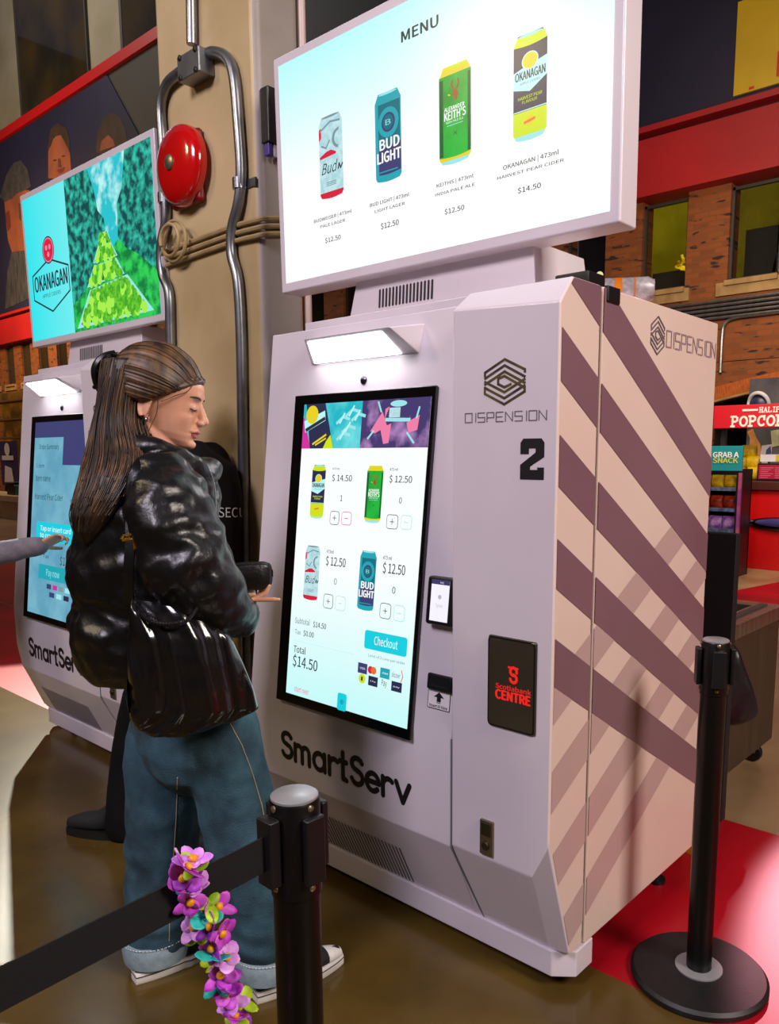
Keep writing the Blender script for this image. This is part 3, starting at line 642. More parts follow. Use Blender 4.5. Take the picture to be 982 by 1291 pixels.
# --- brick wall far behind
def brickmat(name, sc=1.0, arch=False):
    m = bpy.data.materials.new(name); m.use_nodes = True; nt = m.node_tree; b = nt.nodes['Principled BSDF']
    tc = nd(nt,'ShaderNodeTexCoord'); sp = nd(nt,'ShaderNodeSeparateXYZ'); cb = nd(nt,'ShaderNodeCombineXYZ'); nt.links.new(tc.outputs['Object'],sp.inputs[0])
    nt.links.new(sp.outputs[0],cb.inputs[0]); nt.links.new(sp.outputs[2],cb.inputs[1])
    br = nd(nt,'ShaderNodeTexBrick'); nt.links.new(cb.outputs[0],br.inputs['Vector'])
    br.inputs['Color1'].default_value = lin('#8c4a1c'); br.inputs['Color2'].default_value = lin('#6b3818'); br.inputs['Mortar'].default_value = lin('#74492a')
    br.inputs['Scale'].default_value = 1; br.inputs['Brick Width'].default_value = .22; br.inputs['Row Height'].default_value = .075; br.inputs['Mortar Size'].default_value = .008
    br.inputs['Bias'].default_value = -.3
    # scattered burnt headers
    n = nd(nt,'ShaderNodeTexNoise'); n.inputs['Scale'].default_value = 1.0; n.inputs['Detail'].default_value = 2
    mp = nd(nt,'ShaderNodeMapping'); mp.inputs['Scale'].default_value = (3.6,12,1); nt.links.new(cb.outputs[0],mp.inputs[0]); nt.links.new(mp.outputs[0],n.inputs['Vector'])
    r = nd(nt,'ShaderNodeValToRGB'); r.color_ramp.elements[0].position = .60; r.color_ramp.elements[1].position = .66; nt.links.new(n.outputs['Fac'],r.inputs[0])
    mx = nd(nt,'ShaderNodeMix', data_type='RGBA'); nt.links.new(r.outputs[0],mx.inputs[0]); nt.links.new(br.outputs['Color'],mx.inputs[6]); mx.inputs[7].default_value = lin('#2a1d18')
    nt.links.new(mx.outputs[2],b.inputs['Base Color']); b.inputs['Roughness'].default_value = .8
    return m
m_brick = brickmat('brick_wall')
m_archb = mat('arch_brick','#c0621c',.8,0,'#9a4a16',6,stretch=(14,1,2))
m_redband = mat('red_fascia','#a80612',.6,0,'#92060f',.8,detail=3)
m_dkred = mat('red_fascia_shadow_gap','#3a0408',.6)
m_navy = mat('navy_banner','#16143a',.6,0,'#100f2c',.5)
m_beigew = mat('beige_cladding','#8c8270',.6,0,'#7d735f',.7)
m_dkglass = mat('dark_window_glass','#1c1a16',.06,0,'#3b2d12',.5,coat=.5)
m_frame = mat('window_frame_dark','#3a3836',.5)
m_sill = mat('sandstone_sill','#a8895a',.8,0,'#93744a',6)
WY = 10.0
wb = MB()
# openings in the lower wall: lit windows and the arch
XC, ZA, RA = -1.05, 2.487, 11.9      # arch: apex height, radius
def arch_z(x, r=RA): return ZA-RA+math.sqrt(max(r*r-(x-XC)**2,0))
AX0, AX1 = -3.75, 1.65
wins = []
per = 1.33
for i in range(20):
    x0 = -4.878-per*i; wins.append((x0, x0+.71, 3.87, 5.14))
wins = [(-3.546,-2.84,3.87,5.14),(-2.21,-1.5,3.87,5.14)]+wins
wins.sort()
# wall pieces between the windows
xs = -34
for (x0,x1,z0,z1) in wins:
    wb.box((xs,WY,3.87),(x0,WY+.35,5.2)); xs = x1
wb.box((xs,WY,3.87),(6,WY+.35,5.2))
wb.box((-34,WY,2.75),(6,WY+.35,3.87)); wb.box((-34,WY,0),(AX0,WY+.35,2.75)); wb.box((AX1,WY,0),(6,WY+.35,2.75))
n = 28
P = [(AX0+(AX1-AX0)*i/n) for i in range(n+1)]
for i in range(n):
    a,c = P[i],P[i+1]
    wb.add([(a,WY,arch_z(a)),(c,WY,arch_z(c)),(c,WY,2.76),(a,WY,2.76),(a,WY+.35,arch_z(a)),(c,WY+.35,arch_z(c))],[(0,1,2,3),(0,1,5,4)])
wall = struct('wall_back', wb, m_brick)
ab = MB()
for i in range(n):
    a,c = P[i],P[i+1]; ab.add([(a,WY-.02,arch_z(a)),(c,WY-.02,arch_z(c)),(c,WY-.02,arch_z(c)+.2),(a,WY-.02,arch_z(a)+.2),(a,WY+.1,arch_z(a)),(c,WY+.1,arch_z(c))],[(0,1,2,3),(0,1,5,4)])
struct('trim_3', ab, m_archb)
ab = MB(); ab.tube([(x,WY-.03,arch_z(x)-.01) for x in P],.018,8); struct('trim_4', ab, m_sill)
# dark alcove under the arch
b = MB(); b.box((AX0-.3,WY+2.4,0),(AX1+.3,WY+2.6,2.76)); b.box((AX0-.3,WY+.34,0),(AX0-.1,WY+2.5,2.76)); b.box((AX1+.1,WY+.34,0),(AX1+.3,WY+2.5,2.76)); b.box((AX0-.3,WY+.35,2.76),(AX1+.3,WY+2.6,2.9))
struct('wall_alcove', b, mat('alcove_dark','#3a3230',.7))
# windows, each with frame, sill, glass and the room behind
e_yel = emi('lit_room_yellow','#6d5f06',1,'#8a7a10',1.2); e_dimroom = emi('lit_room_dim','#4a3d10',1,'#2a210c',1.5)
m_pane = mat('window_pane','#0a0a0a',.03,0,alpha=.15,spec=.5)
m_dark = mat('interior_dark','#14110e',.7)
for i,(x0,x1,z0,z1) in enumerate(wins):
    lit = 1 if abs(x0+4.878) < .01 else (2 if abs(x0+3.546) < .01 else (3 if abs(x0+6.208) < .01 else 0))
    f = MB()
    for (a,c) in (((x0,z0),(x0+.035,z1)),((x1-.035,z0),(x1,z1)),((x0,z0),(x1,z0+.04)),((x0,z1-.04),(x1,z1))): f.box((a[0],WY+.06,a[1]),(c[0],WY+.12,c[1]))
    w = struct('window_%d' % (i+1), f, m_frame)
    g = MB(); g.box((x0+.03,WY+.085,z0+.03),(x1-.03,WY+.095,z1-.03)); struct('window_pane', g, m_pane if lit else m_dkglass, w)
    s = MB(); s.box((x0-.01,WY-.08,z0-.07),(x1+.01,WY+.06,z0)); s.box((x0-.14,WY-.04,z0-.20),(x1+.08,WY+.02,z0-.02)); struct('window_sill', s, m_sill, w)
    if lit:
        r = MB(); r.add([(x0-.5,WY+1.2,z0-.5),(x1+1.2,WY+1.2,z0-.5),(x1+1.2,WY+1.2,z1+.6),(x0-.5,WY+1.2,z1+.6)],[(0,1,2,3)]); struct('room_wall', r, {1:e_yel,2:e_dimroom,3:mat('room_grey','#4b4a58',.7)}[lit], w)
        if lit == 1:
            r = MB(); r.box((x0-.1,WY+.5,z0-.2),(x1+.4,WY+.8,z0+.22)); r.box((x0-.1,WY+.6,z0+.2),(x0+.5,WY+.8,z0+.40)); struct('room_furniture', r, mat('sofa_dark','#2e2b20',.8), w)
            r = MB(); random.seed(4)
            for k in range(16):
                q = V((x0+.30+random.random()*.5,WY+.5+random.random()*.1,z0+.38+random.random()*.22)); r.tube([q,q+V((random.uniform(-.15,.15),0,random.uniform(-.05,.12)))],.022,6)
            struct('room_lamp', r, emi('lamp_gold','#f0c21a',1.1,'#8a6408',9), w)
        if lit == 2:
            r = MB(); r.box((x0+.05,WY+.5,z0-.1),(x0+.5,WY+.7,z0+.78)); r.prism([(x0+.4,WY+.5,z0-.1),(x1+.4,WY+.5,z0-.1),(x1+.4,WY+.5,z0+.12),(x0+.5,WY+.5,z0+.4)],(0,.2,0)); struct('room_furniture', r, m_dark, w)
        if lit == 3:
            r = MB(); r.ell((x0+.28,WY+.6,z0+.52),(.06,0,0),(0,.06,0),(0,0,.06),12,8); struct('room_lamp', r, emi('lamp_warm','#f7f3b0',1.2), w)
            r = MB(); r.box((x0+.45,WY+.6,z0+.40),(x0+.58,WY+.65,z0+.68)); struct('room_picture', r, mat('picture_beige','#a89a82',.6), w)
# fascia band, banner, upper wall
b = MB(); b.box((-34,WY-.25,5.19),(6,WY+.35,5.98)); b.box((-34,WY-.3,6.06),(6,WY+.35,6.14)); struct('trim_5', b, m_redband)
b = MB(); b.box((-34,WY-.1,5.98),(6,WY+.35,6.06)); struct('trim_6', b, m_dkred)
b = MB(); b.box((-34,WY-.02,6.14),(6,WY+.35,11.55)); struct('wall_fascia', b, mat('grey_fascia','#3a3530',.7))
b = MB(); b.box((-34,WY-.12,11.55),(6,WY+.35,11.82)); struct('trim_7', b, mat('red_rail','#b40a10',.45))
b = MB(); b.box((-34,WY+.1,11.8),(6,WY+.35,18)); struct('wall_upper', b, m_beigew)
for i,(a,c) in enumerate(((-26.25,-21.75),(-19.95,-16.2),(-14.2,-10))):
    f = MB(); f.box((a,WY+.02,11.82),(a+.12,WY+.1,18)); f.box((c-.06,WY+.02,11.82),(c,WY+.1,18)); w = struct('window_%d' % (len(wins)+1+i), f, m_frame)
    g = MB(); g.box((a+.1,WY+.03,11.8),(c-.05,WY+.08,18)); struct('window_pane', g, m_dkglass, w)
struct('wall_left', MB().box((-34.3,-8,0),(-34,WY,18)), m_beigew); struct('wall_right', MB().box((6,-8,0),(6.3,WY,18)), m_beigew)
struct('wall_front', MB().box((-34,-8.3,0),(6,-8,18)), m_beigew); 
# banner with portraits
BY = WY-.06
t = thing('wall_banner','long navy banner with portraits of people high on the wall at left','banner',(-22,BY,6.2))
bn = MB(); bn.prism([(-33.5,BY,6.16),(-16.4,BY,6.16),(-20.6,BY,11.5),(-33.5,BY,11.5)],(0,.03,0)); obj('banner_sheet', bn, m_navy, t)
fb = Flat((0,BY-.002,0),(1,0,0),(0,0,1),eps=.004)
skin_p = mat('print_skin','#8a4a30',.6,0,'#6d3826',.9); hair_p = mat('print_brown_hair','#2a1a12',.6,0,'#3b2518',2); cap_p = mat('print_grey_hair','#3c3a3e',.6,0,'#2c2a30',3); shirt_p = mat('print_shirt','#3a3a42',.6,0,'#22222a',2,stretch=(5,1,1)); skin2 = mat('print_shadow_skin','#4e2f24',.6); lip_p = mat('print_lips','#5e2420',.6)
def PX(*pts): return [fb.q(*p) for p in pts]
z = lambda x,y: (x*.336, y*.336)
Z2 = lambda x,y: (x*.2138, 120+y*.2138)
fb.poly(PX(Z2(25,620),Z2(110,560),Z2(175,560),Z2(160,680),z(95,940),z(45,945),z(30,900)),3,1)           # elderly man: face
fb.poly(PX(Z2(0,600),Z2(40,470),Z2(80,400),Z2(125,385),Z2(165,440),Z2(185,540),Z2(150,560),Z2(100,580),Z2(70,610),Z2(30,630)),2,2)
fb.poly(PX(z(20,800),z(35,790),z(42,850),z(30,870)),5,2); fb.poly(PX(z(70,760),z(85,770),z(80,830),z(72,820)),4,2)
fb.poly(PX(z(45,945),z(110,940),z(135,1110),z(20,1160),z(28,1020)),6,2)
PM = [m_navy,hair_p,cap_p,skin_p,skin2,lip_p,shirt_p]
obj('portrait_print', fb.mb, PM, t); fb = Flat((0,BY-.002,0),(1,0,0),(0,0,1),eps=.004)
fb.poly(PX(Z2(285,490),Z2(285,330),Z2(310,260),Z2(350,225),Z2(390,270),Z2(412,330),Z2(420,440),Z2(400,500)),3,1)   # young man
fb.poly(PX(Z2(280,330),Z2(300,200),Z2(340,165),Z2(390,190),Z2(412,260),Z2(412,340),Z2(395,300),Z2(360,235),Z2(320,245),Z2(300,300)),1,2)
for e in ((325,385),(375,360)): fb.poly(PX(Z2(e[0]-12,e[1]),Z2(e[0],e[1]-6),Z2(e[0]+12,e[1]-2),Z2(e[0],e[1]+5)),1,3)
fb.poly(PX(Z2(338,440),Z2(385,425),Z2(370,455),Z2(350,462)),5,3); fb.poly(PX(Z2(345,375),Z2(355,375),Z2(365,425),Z2(345,425)),4,3)
obj('portrait_print', fb.mb, PM, t); fb = Flat((0,BY-.002,0),(1,0,0),(0,0,1),eps=.004)
fb.poly(PX(Z2(565,340),Z2(575,230),Z2(610,130),Z2(660,100),Z2(710,130),Z2(740,200),Z2(750,270),Z2(700,300),Z2(600,345)),1,1)    # woman
fb.poly(PX(Z2(590,330),Z2(600,270),Z2(640,235),Z2(670,265),Z2(680,300)),3,2)
obj('portrait_print', fb.mb, PM, t)
# yellow sign, navy panels on the right
t = thing('wall_banner','plain dark navy banner above the red band at the upper right','banner',(-6,BY,6.2))
obj('banner_sheet', MB().box((-15.5,BY,6.16),(4,BY+.03,11.5)), m_navy, t)
t = thing('yellow_sign','yellow sign panel with a red letter on the navy banner at upper right','sign',(-2.5,BY-.05,6.27))
obj('sign_board', MB().box((-3.545,BY-.05,6.275),(-1.2,BY-.01,7.45)), mat('sign_yellow','#c7a90a',.5,0,'#b89a08',1), t)
fy = Flat((0,BY-.053,0),(1,0,0),(0,0,1),eps=.003)
a,c = fy.q(978.5,97); a1,c1 = fy.q(984,60); fy.poly([(a,c),(a+.6,c),(a+.6,c+.62),(a+.06,c1),(a,c+.3)],0,1); a,c = fy.q(939,117); fy.rect(a+.05,c+.02,a+.12,c+.055,0,1); obj('sign_lettering', fy.mb, mat('sign_red','#c41810',.5), t)
# conduits along the wall
m_galv = mat('galvanised','#8f9296',.32,.85,'#7a7d82',12)
for k in range(5):
    z_ = 3.60-.058*k
    b = MB(); b.tube([(-12,WY-.06,z_),(-3.1,WY-.06,z_),(2,WY-.06,z_)],.022,8); o = obj('conduit_pipe', b, m_galv, None, smooth=True, loc=(-4,WY-.06,z_))
    tag(o, ['topmost','second from top','middle','second from bottom','lowest'][k]+' of the five grey conduits running along the brick wall', 'conduit', 'conduits on the brick wall')
b = MB(); p = ony(908,470,WY-.05); zt_ = ony(908,403,WY-.05).z
b.tube(smooth_path([(p.x,WY-.05,2.6),(p.x,WY-.05,zt_-.22),(p.x+.03,WY-.05,zt_-.07),(p.x+.16,WY-.05,zt_),(p.x+.5,WY-.05,zt_+.01),(p.x+2,WY-.05,zt_+.02)],5),.022,8)
tag(obj('conduit_pipe', b, m_galv, None, smooth=True, loc=(p.x,WY-.05,2.6)),'grey conduit bending down the brick wall beside the arch','conduit')
# ================================================================ popcorn booth under the arch
m_boothred = mat('booth_red','#d40a0c',.4,0,'#c2080a',1.4); m_brown = mat('counter_brown','#4a1a10',.5)
t = thing('snack_booth','red popcorn booth with counter and big red sign under the brick arch','booth',(-1.3,8.8,0))
obj('counter', MB().box((-2.70,8.55,0),(1.2,9.4,.99)), m_boothred, t, bevel=.01)
obj('counter_top', MB().box((-2.73,8.50,.99),(1.25,9.45,1.10)), m_brown, t, bevel=.01)
obj('sign_board', MB().box((-3.04,8.5,1.755),(1.4,8.58,2.04)), mat('sign_crimson','#d81030',.5,0,'#cf1418',.8), t, bevel=.008)
for x in (-2.98,1.2): obj('sign_post', MB().box((x,8.62,1.1),(x+.06,8.68,2.0)), mat('post_dark','#26201f',.5), t)
fs = Flat((0,8.498,0),(1,0,0),(0,0,1),eps=.002)
a,c = fs.q(921,537.7); a1,c1 = fs.q(982,523.5); h = c1-c
def slab(x, ch, z0, h, l=1):
    w = h*.82; lw = h*.2
    G = {'P':[[(.22,0),(.22,1)],[(.22,1),(.6,1),(.82,.86),(.82,.62),(.6,.48),(.22,.48)],[(.02,0),(.46,0)],[(.02,1),(.3,1)]],
         'O':[arcp(.5,.5,.42,.46,0,360,18)],'C':[arcp(.52,.5,.42,.46,50,310,14),[(.82,.62),(.82,1)]],'R':[[(.22,0),(.22,1)],[(.22,1),(.6,1),(.8,.86),(.8,.64),(.6,.5),(.22,.5)],[(.5,.5),(.82,0),(.96,0)],[(.02,0),(.42,0)],[(.02,1),(.3,1)]],
         'N':[[(.2,0),(.2,1),(.8,0),(.8,1)],[(.04,0),(.36,0)],[(.02,1),(.22,1)],[(.64,1),(.96,1)]],'H':[[(.2,0),(.2,1)],[(.8,0),(.8,1)],[(.2,.5),(.8,.5)],[(.04,0),(.36,0)],[(.64,0),(.96,0)],[(.04,1),(.36,1)],[(.64,1),(.96,1)]],
         'A':[[(.14,0),(.5,1),(.86,0)],[(.3,.35),(.7,.35)],[(0,0),(.3,0)],[(.7,0),(1,0)]],'L':[[(.2,1),(.2,0),(.85,0),(.85,.25)],[(.04,1),(.36,1)]],'I':[[(.4,0),(.4,1)],[(.2,0),(.6,0)],[(.2,1),(.6,1)]],'F':[[(.2,0),(.2,1),(.85,1),(.85,.78)],[(.2,.5),(.65,.5)],[(.04,0),(.4,0)]],'X':[[(.1,0),(.9,1)],[(.1,1),(.9,0)]]}
    for st in G[ch]: fs.line([(x+p[0]*w, z0+p[1]*h) for p in st], lw, 0, l)
    return w*(1.04 if ch != 'I' else .78)
x = a
for ch in 'POPCORN': x += slab(x,ch,c,h)+h*.06
x,c2 = fs.q(957,519.8); h2 = fs.q(957,513.8)[1]-c2
for ch in 'HALIFAX': x += slab(x,ch,c2,h2)+h2*.06
a0,c0 = fs.q(936,517.3); fs.rect(a0,c0-.012,a0+.19,c0+.012,0,1); fs.rect(x+.05,c0-.012,x+.24,c0+.012,0,1)
obj('sign_lettering', fs.mb, mat('sign_white','#fff6f0',.5), t)
# back board with a printed ball player
b = MB(); b.box((-3.0,9.6,1.0),(1.3,9.66,2.45)); bb = obj('back_board', b, mat('booth_back','#3b3a42',.6,0,'#57535a',3), t)
fk = Flat((0,9.597,0),(1,0,0),(0,0,1),eps=.002); K = lambda x,y: fk.q(860+x*.186,480+y*.186)
fk.poly([K(440,345),K(480,325),K(500,380),K(530,430),K(535,500),K(505,560),K(450,540),K(455,450),K(460,390)],0,2)
fk.poly([K(540,440),K(610,430),K(600,560),K(520,560)],1,2); fk.poly([K(570,470),K(600,440),K(605,490),K(560,545)],2,3)
fk.poly([K(600,340),K(656,330),K(656,440),K(610,450)],3,2)
obj('player_print', fk.mb, [mat('print_arm','#c28a4a',.6,0,'#a86f36',8),mat('print_shirt_grey','#b8b2c0',.6),mat('print_shirt_navy','#3a3f6a',.6),mat('print_lights','#9a9a7a',.6,0,'#c8c490',5)], bb)
q = at(957,512,10.3); p = ony(957.5,509,9.5); b = MB(); b.ell(p,(.135,0,0),(0,.10,0),(0,0,.135),24,16)
ball = obj('display_ball', b, mat('ball_navy','#2b3156',.35), t, smooth=True)
b = MB(); b.tube([p+V((.137*math.cos(a),-.02-.09*max(0,math.sin(a+.3)),.137*math.sin(a))) for a in [i*PI/12-.6 for i in range(20)]],.026,8); obj('ball_stripe', b, mat('ball_white','#dcdce4',.4), ball, smooth=True)
# oval badge on the counter front
p = ony(990,662,8.55); b = MB(); b.ell(p,(.46,0,0),(0,.07,0),(0,0,.095),32,12); ov = obj('oval_badge', b, mat('badge_black','#0b0a10',.12,coat=.6), t, smooth=True)
b = MB(); b.ell(p+V((.02,-.035,.02)),(.38,0,0),(0,.05,0),(0,0,.058),32,12); obj('badge_face', b, mat('badge_purple','#4b4590',.15,0,'#3a3570',4,coat=.6), ov, smooth=True)
# popcorn bags, menu board
m_yb = mat('popcorn_yellow','#e6c40c',.45,0,'#c79a06',14,bump=.3,bscale=30); 
def bag(c, w, h, d, m, name, label, cat, grp, n=5):
    b = MB(); rs = []
    for i in range(n+1):
        tt = i/n; s = .55+.45*math.sin(PI*min(max(tt,.12),.88)); zz = c[2]+h*tt
        if i in (0,n): dd = .1
        else: dd = s
        rs.append([(c[0]+w/2*(.92+.08*s)*math.copysign(abs(math.cos(a))**.6,math.cos(a)), c[1]+d/2*dd*math.copysign(abs(math.sin(a))**.8,math.sin(a)), zz) for a in [2*PI*j/14 for j in range(14)]])
    b.rings(rs,0); o = obj(name, b, m, None, smooth=True, loc=c); return tag(o,label,cat,grp)
random.seed(11)
pos = [('left',ony(937,611,8.9)),('right',ony(950,611,8.8)),('upper left',ony(940,597,8.9)),('upper right',ony(949,598,8.85)),('topmost',ony(944,588,8.9))]
for nme,p in pos:
    z0 = 1.1 if nme in ('left','right') else (1.24 if 'upper' in nme else 1.38)
    bag((p.x,p.y,z0),.19,.17,.13,m_yb,'popcorn_bag',nme+' yellow popcorn bag of the pile on the red counter','bag','popcorn bags on the counter')
t2 = thing('menu_board','maroon price board in a black frame standing on the red counter','sign',(-2.2,8.7,1.10))
p0,p1 = ony(953.5,609,8.7),ony(990,590,8.7); b = MB(); b.box((p0.x,8.7,1.10),(p1.x,8.74,1.32)); obj('board_frame', b, m_blackpl, t2, bevel=.005)
fm_ = Flat((0,8.698,0),(1,0,0),(0,0,1),eps=.002); fm_.rect(p0.x+.02,1.125,p1.x-.02,1.30,0,1)
for k in range(6): fm_.rect(p0.x+.04,1.14+.024*k,p0.x+.04+.1+.03*((k*7)%3),1.147+.024*k,1,2); fm_.rect(p0.x+.22,1.14+.024*k,p0.x+.34,1.147+.024*k,1,2)
obj('board_face', fm_.mb, [mat('board_maroon','#b01040',.5),mat('board_pink','#f07090',.5)], t2)
t2 = thing('price_card','small white and yellow price strip above the maroon price board','sign',(-2.1,8.76,1.10))
b = MB(); b.box((p0.x+.01,8.76,1.34),(p1.x,8.79,1.43)); c_ = obj('card_panel', b, mat('card_white','#e9e6f0',.5), t2); b = MB(); b.box((p0.x+.2,8.755,1.345),(p1.x,8.76,1.425)); obj('card_yellow', b, mat('card_yel','#e0c020',.5), t2); b = MB(); b.box((p0.x+.1,8.77,1.10),(p0.x+.13,8.79,1.34)); obj('card_stand', b, m_blackpl, t2)
# snack rack
RY = 7.6
t2 = thing('snack_rack','black snack rack with a teal topper sign beside the red counter','rack',(-2.7,RY+.2,0))
X0_,X1_ = -3.06,-2.345
for x in (X0_,X1_-.03): obj('side_panel', MB().box((x,RY,0),(x+.03,RY+.42,1.26)), m_blackpl, t2)
b = MB(); b.box((X1_-.001,RY-.02,.3),(X1_+.035,RY+.01,1.22)); obj('edge_strip', b, mat('edge_orange','#d0682a',.5,0,'#7a2f8a',4), t2)
obj('back_panel', MB().box((X0_,RY+.40,0),(X1_,RY+.43,1.26)), m_blackpl, t2)
shelfz = [1.04,.80,.56,.34]
cols = [('yellow','#e8c814','#c79206'),('orange','#c8401a','#7a1a12'),('purple','#8a3fc0','#e0b0e8'),('lime','#b8b828','#3a3a20')]
for s,z_ in enumerate(shelfz):
    sh = obj('shelf', MB().box((X0_+.03,RY,z_-.02),(X1_-.03,RY+.40,z_)), m_blackpl, t2); obj('price_rail', MB().box((X0_+.03,RY-.012,z_-.03),(X1_-.03,RY-.001,z_+.012)), mat('rail_blue','#5a6a94',.4,0,'#34405e',20), sh)
    for j in range(4):
        bag((X0_+.115+.155*j,RY+.12,z_+.001),.15,.15,.09,mat('snack_'+cols[s][0],cols[s][1],.35,0,cols[s][2],16),'snack_bag','%s snack bag, %s from the left on the %s rack shelf' % (cols[s][0],['first','second','third','fourth'][j],['top','second','third','lowest'][s]),'snack bag','snack bags on the %s shelf' % ['top','second','third','lowest'][s])
fT = Flat((0,RY-.012,0),(1,0,0),(0,0,1),eps=.002); b = MB(); b.box((X0_,RY-.01,1.24),(X1_+.03,RY+.02,1.525)); sg = obj('topper_sign', b, mat('topper_teal','#12909c',.5), t2, bevel=.004)
a0,c0 = fT.q(897,578); fT.text('GRAB A',*fT.q(899,576.5),*fT.q(931.5,570),0,2,off=.03); fT.text('SNACK',*fT.q(899,583.5),*fT.q(930.5,577.5),1,2,off=.03); obj('topper_lettering', fT.mb, [mat('topper_white','#f2f6f2',.5),mat('topper_yellow','#d8d438',.5)], sg)
# ================================================================ shop far left
SY = 5.6
def sx(u,v): return ony(u,v,SY)
t2 = thing('shop_counter','cream shop counter far away behind the left kiosk','counter',(-17,SY,0))
zt_ = sx(10,625).z; obj('counter_body', MB().box((-22,SY,0),(-15.2,SY+.8,zt_-.12)), mat('counter_cream','#c9a98a',.5,0,'#b08a68',1), t2); obj('counter_slab', MB().box((-22.05,SY-.06,zt_-.12),(-15.15,SY+.85,zt_)), mat('counter_slab_tan','#d8b89a',.4), t2)
zz = zt_
for (u0,u1,hh,cc,nm) in ((-3,6,.26,'#141418','black box at the left end of the far cream counter'),(7,14,.20,'#176a70','teal box between two black boxes on the far cream counter'),(15,24,.28,'#101014','black box at the right of the teal box on the far counter')):
    p0,p1 = sx(u0,620).x, sx(u1,620).x
    b = MB(); b.box((p0,SY+.2,zz+.001),(p1,SY+.5,zz+hh)); b.box((p0-.02,SY+.18,zz+hh),(p1+.02,SY+.52,zz+hh+.03)); tag(obj('storage_box', b, mat('box'+cc[1:],cc,.5), None, bevel=.01, loc=((p0+p1)/2,SY+.3,zz)), nm, 'box')
t2 = thing('advert_stand','purple advertising board with a white emblem behind the far counter','sign',(sx(10,600).x,SY+1.2,0))
p0,p1 = ony(3,612,SY+1.2),ony(19,556,SY+1.2); b = MB(); b.box((p0.x,SY+1.2,p0.z),(p1.x,SY+1.24,p1.z)); obj('board', b, mat('advert_purple','#2e2560',.5), t2); b = MB(); b.box((p0.x+.1,SY+1.22,0),(p0.x+.16,SY+1.26,p0.z)); b.box((p1.x-.16,SY+1.22,0),(p1.x-.1,SY+1.26,p0.z)); obj('stand_leg', b, m_blackpl, t2)
fa = Flat((0,SY+1.19,0),(1,0,0),(0,0,1),eps=.004); w = p1.x-p0.x; h = p1.z-p0.z; fa.circ(p0.x+w*.5,p0.z+h*.82,w*.16,0); fa.rect(p0.x+w*.15,p0.z+h*.58,p0.x+w*.85,p0.z+h*.68,0); fa.poly([(p0.x+w*.2,p0.z+h*.08),(p0.x+w*.8,p0.z+h*.02),(p0.x+w*.7,p0.z+h*.4),(p0.x+w*.3,p0.z+h*.46)],0); obj('board_print', fa.mb, mat('advert_white','#d6d4e4',.5), t2)
t2 = thing('bottle_shelf','lit golden shelf wall stacked with bottles behind the far counter','shelf',(-18.5,SY+2,0))
b = MB(); b.box((-24,SY+2.3,0),(-16.6,SY+2.36,3.2)); obj('shelf_back', b, emi('amber_backlight','#7a4a06',.8,'#3a1e04',1.2), t2)
for k in range(5): obj('shelf_board', MB().box((-24,SY+1.9,.9+.5*k),(-16.6,SY+2.3,.94+.5*k)), mat('shelf_wood','#5a3414',.6), t2)
random.seed(5)
n_b = 0
for k in range(5):
    for j in range(16):
        x = -20.6+j*.25; z_ = .941+.5*k; b = MB(); r = .075
        b.lathe([(r,0),(r,.2),(r*.9,.24),(r*.35,.29),(r*.35,.38),(r*.4,.385)],(x,SY+2.08,z_),n=10)
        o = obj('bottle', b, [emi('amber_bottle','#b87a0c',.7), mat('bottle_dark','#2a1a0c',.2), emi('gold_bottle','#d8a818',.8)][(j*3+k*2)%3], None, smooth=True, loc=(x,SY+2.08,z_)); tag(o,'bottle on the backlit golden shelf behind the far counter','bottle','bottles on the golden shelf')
# ================================================================ column and what hangs on it
CYY = .25
xL = ony(197,100,CYY).x; xR = ony(322,100,CYY).x; yB = onx(379,100,xR).y
b = MB(); b.keep = True
b.box((xL,CYY,0),(xR,yB,9),0); b.m[-4] = 0
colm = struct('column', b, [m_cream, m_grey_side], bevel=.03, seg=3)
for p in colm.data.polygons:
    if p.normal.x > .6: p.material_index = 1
cy = CYY-.022
def cpath(pts): return smooth_path([ony(u,v,cy) for u,v in pts],5)
m_pipe = mat('conduit_steel','#8d9095',.34,.85,'#74777c',10)
t = thing('junction_box','grey metal junction box high on the cream column','junction box',ony(243,78,CYY))
p0,p1 = ony(224,104,CYY-.065),ony(250,56,CYY-.065); b = MB(); b.box((p0.x,CYY-.065,p0.z),(p1.x,CYY-.001,p1.z)); bx = obj('box_body', b, mat('box_steel','#8b8d90',.35,.7,'#777a7e',12), t, bevel=.004)
sc_ = MB()
for fx,fz in ((.15,.1),(.85,.1),(.15,.9),(.85,.9)): sc_.lathe([(.010,0),(.010,.004),(.004,.006)],(p0.x+(p1.x-p0.x)*fx,CYY-.065,p0.z+(p1.z-p0.z)*fz),(1,0,0),(0,0,1),(0,-1,0),10)
obj('box_screw', sc_, m_blackpl, bx)
def pipe(pts, label, straps):
    t = thing('conduit_pipe', label, 'conduit', ony(*pts[-1],cy)); b = MB(); b.tube(cpath(pts),.0195,14); obj('pipe', b, m_pipe, t, smooth=True)
    for u,v in straps:
        p = ony(u,v,cy); b = MB(); b.tube([p+V((0,0,-.018)),p+V((0,0,.018))],.025,14); b.box((p.x-.05,CYY-.006,p.z-.014),(p.x+.07,CYY,p.z+.014)); obj('strap', b, m_galv, t, smooth=True)
    return t
pipe([(252,74),(268,66),(286,73),(295,97),(300,151),(304,215),(301,255),(293,288),(292,320),(300,356),(304,430),(306,560),(309,690),(312,870),(314,1000)],'steel conduit curving down the right side of the cream column past the red bell',[(302,232)])
pipe([(229,90),(211,106),(203,134),(205,175),(208,235),(209,279),(203,312),(205,346),(213,370),(215,430),(219,560),(224,760)],'steel conduit curving down the left edge of the cream column',[(207,250)])
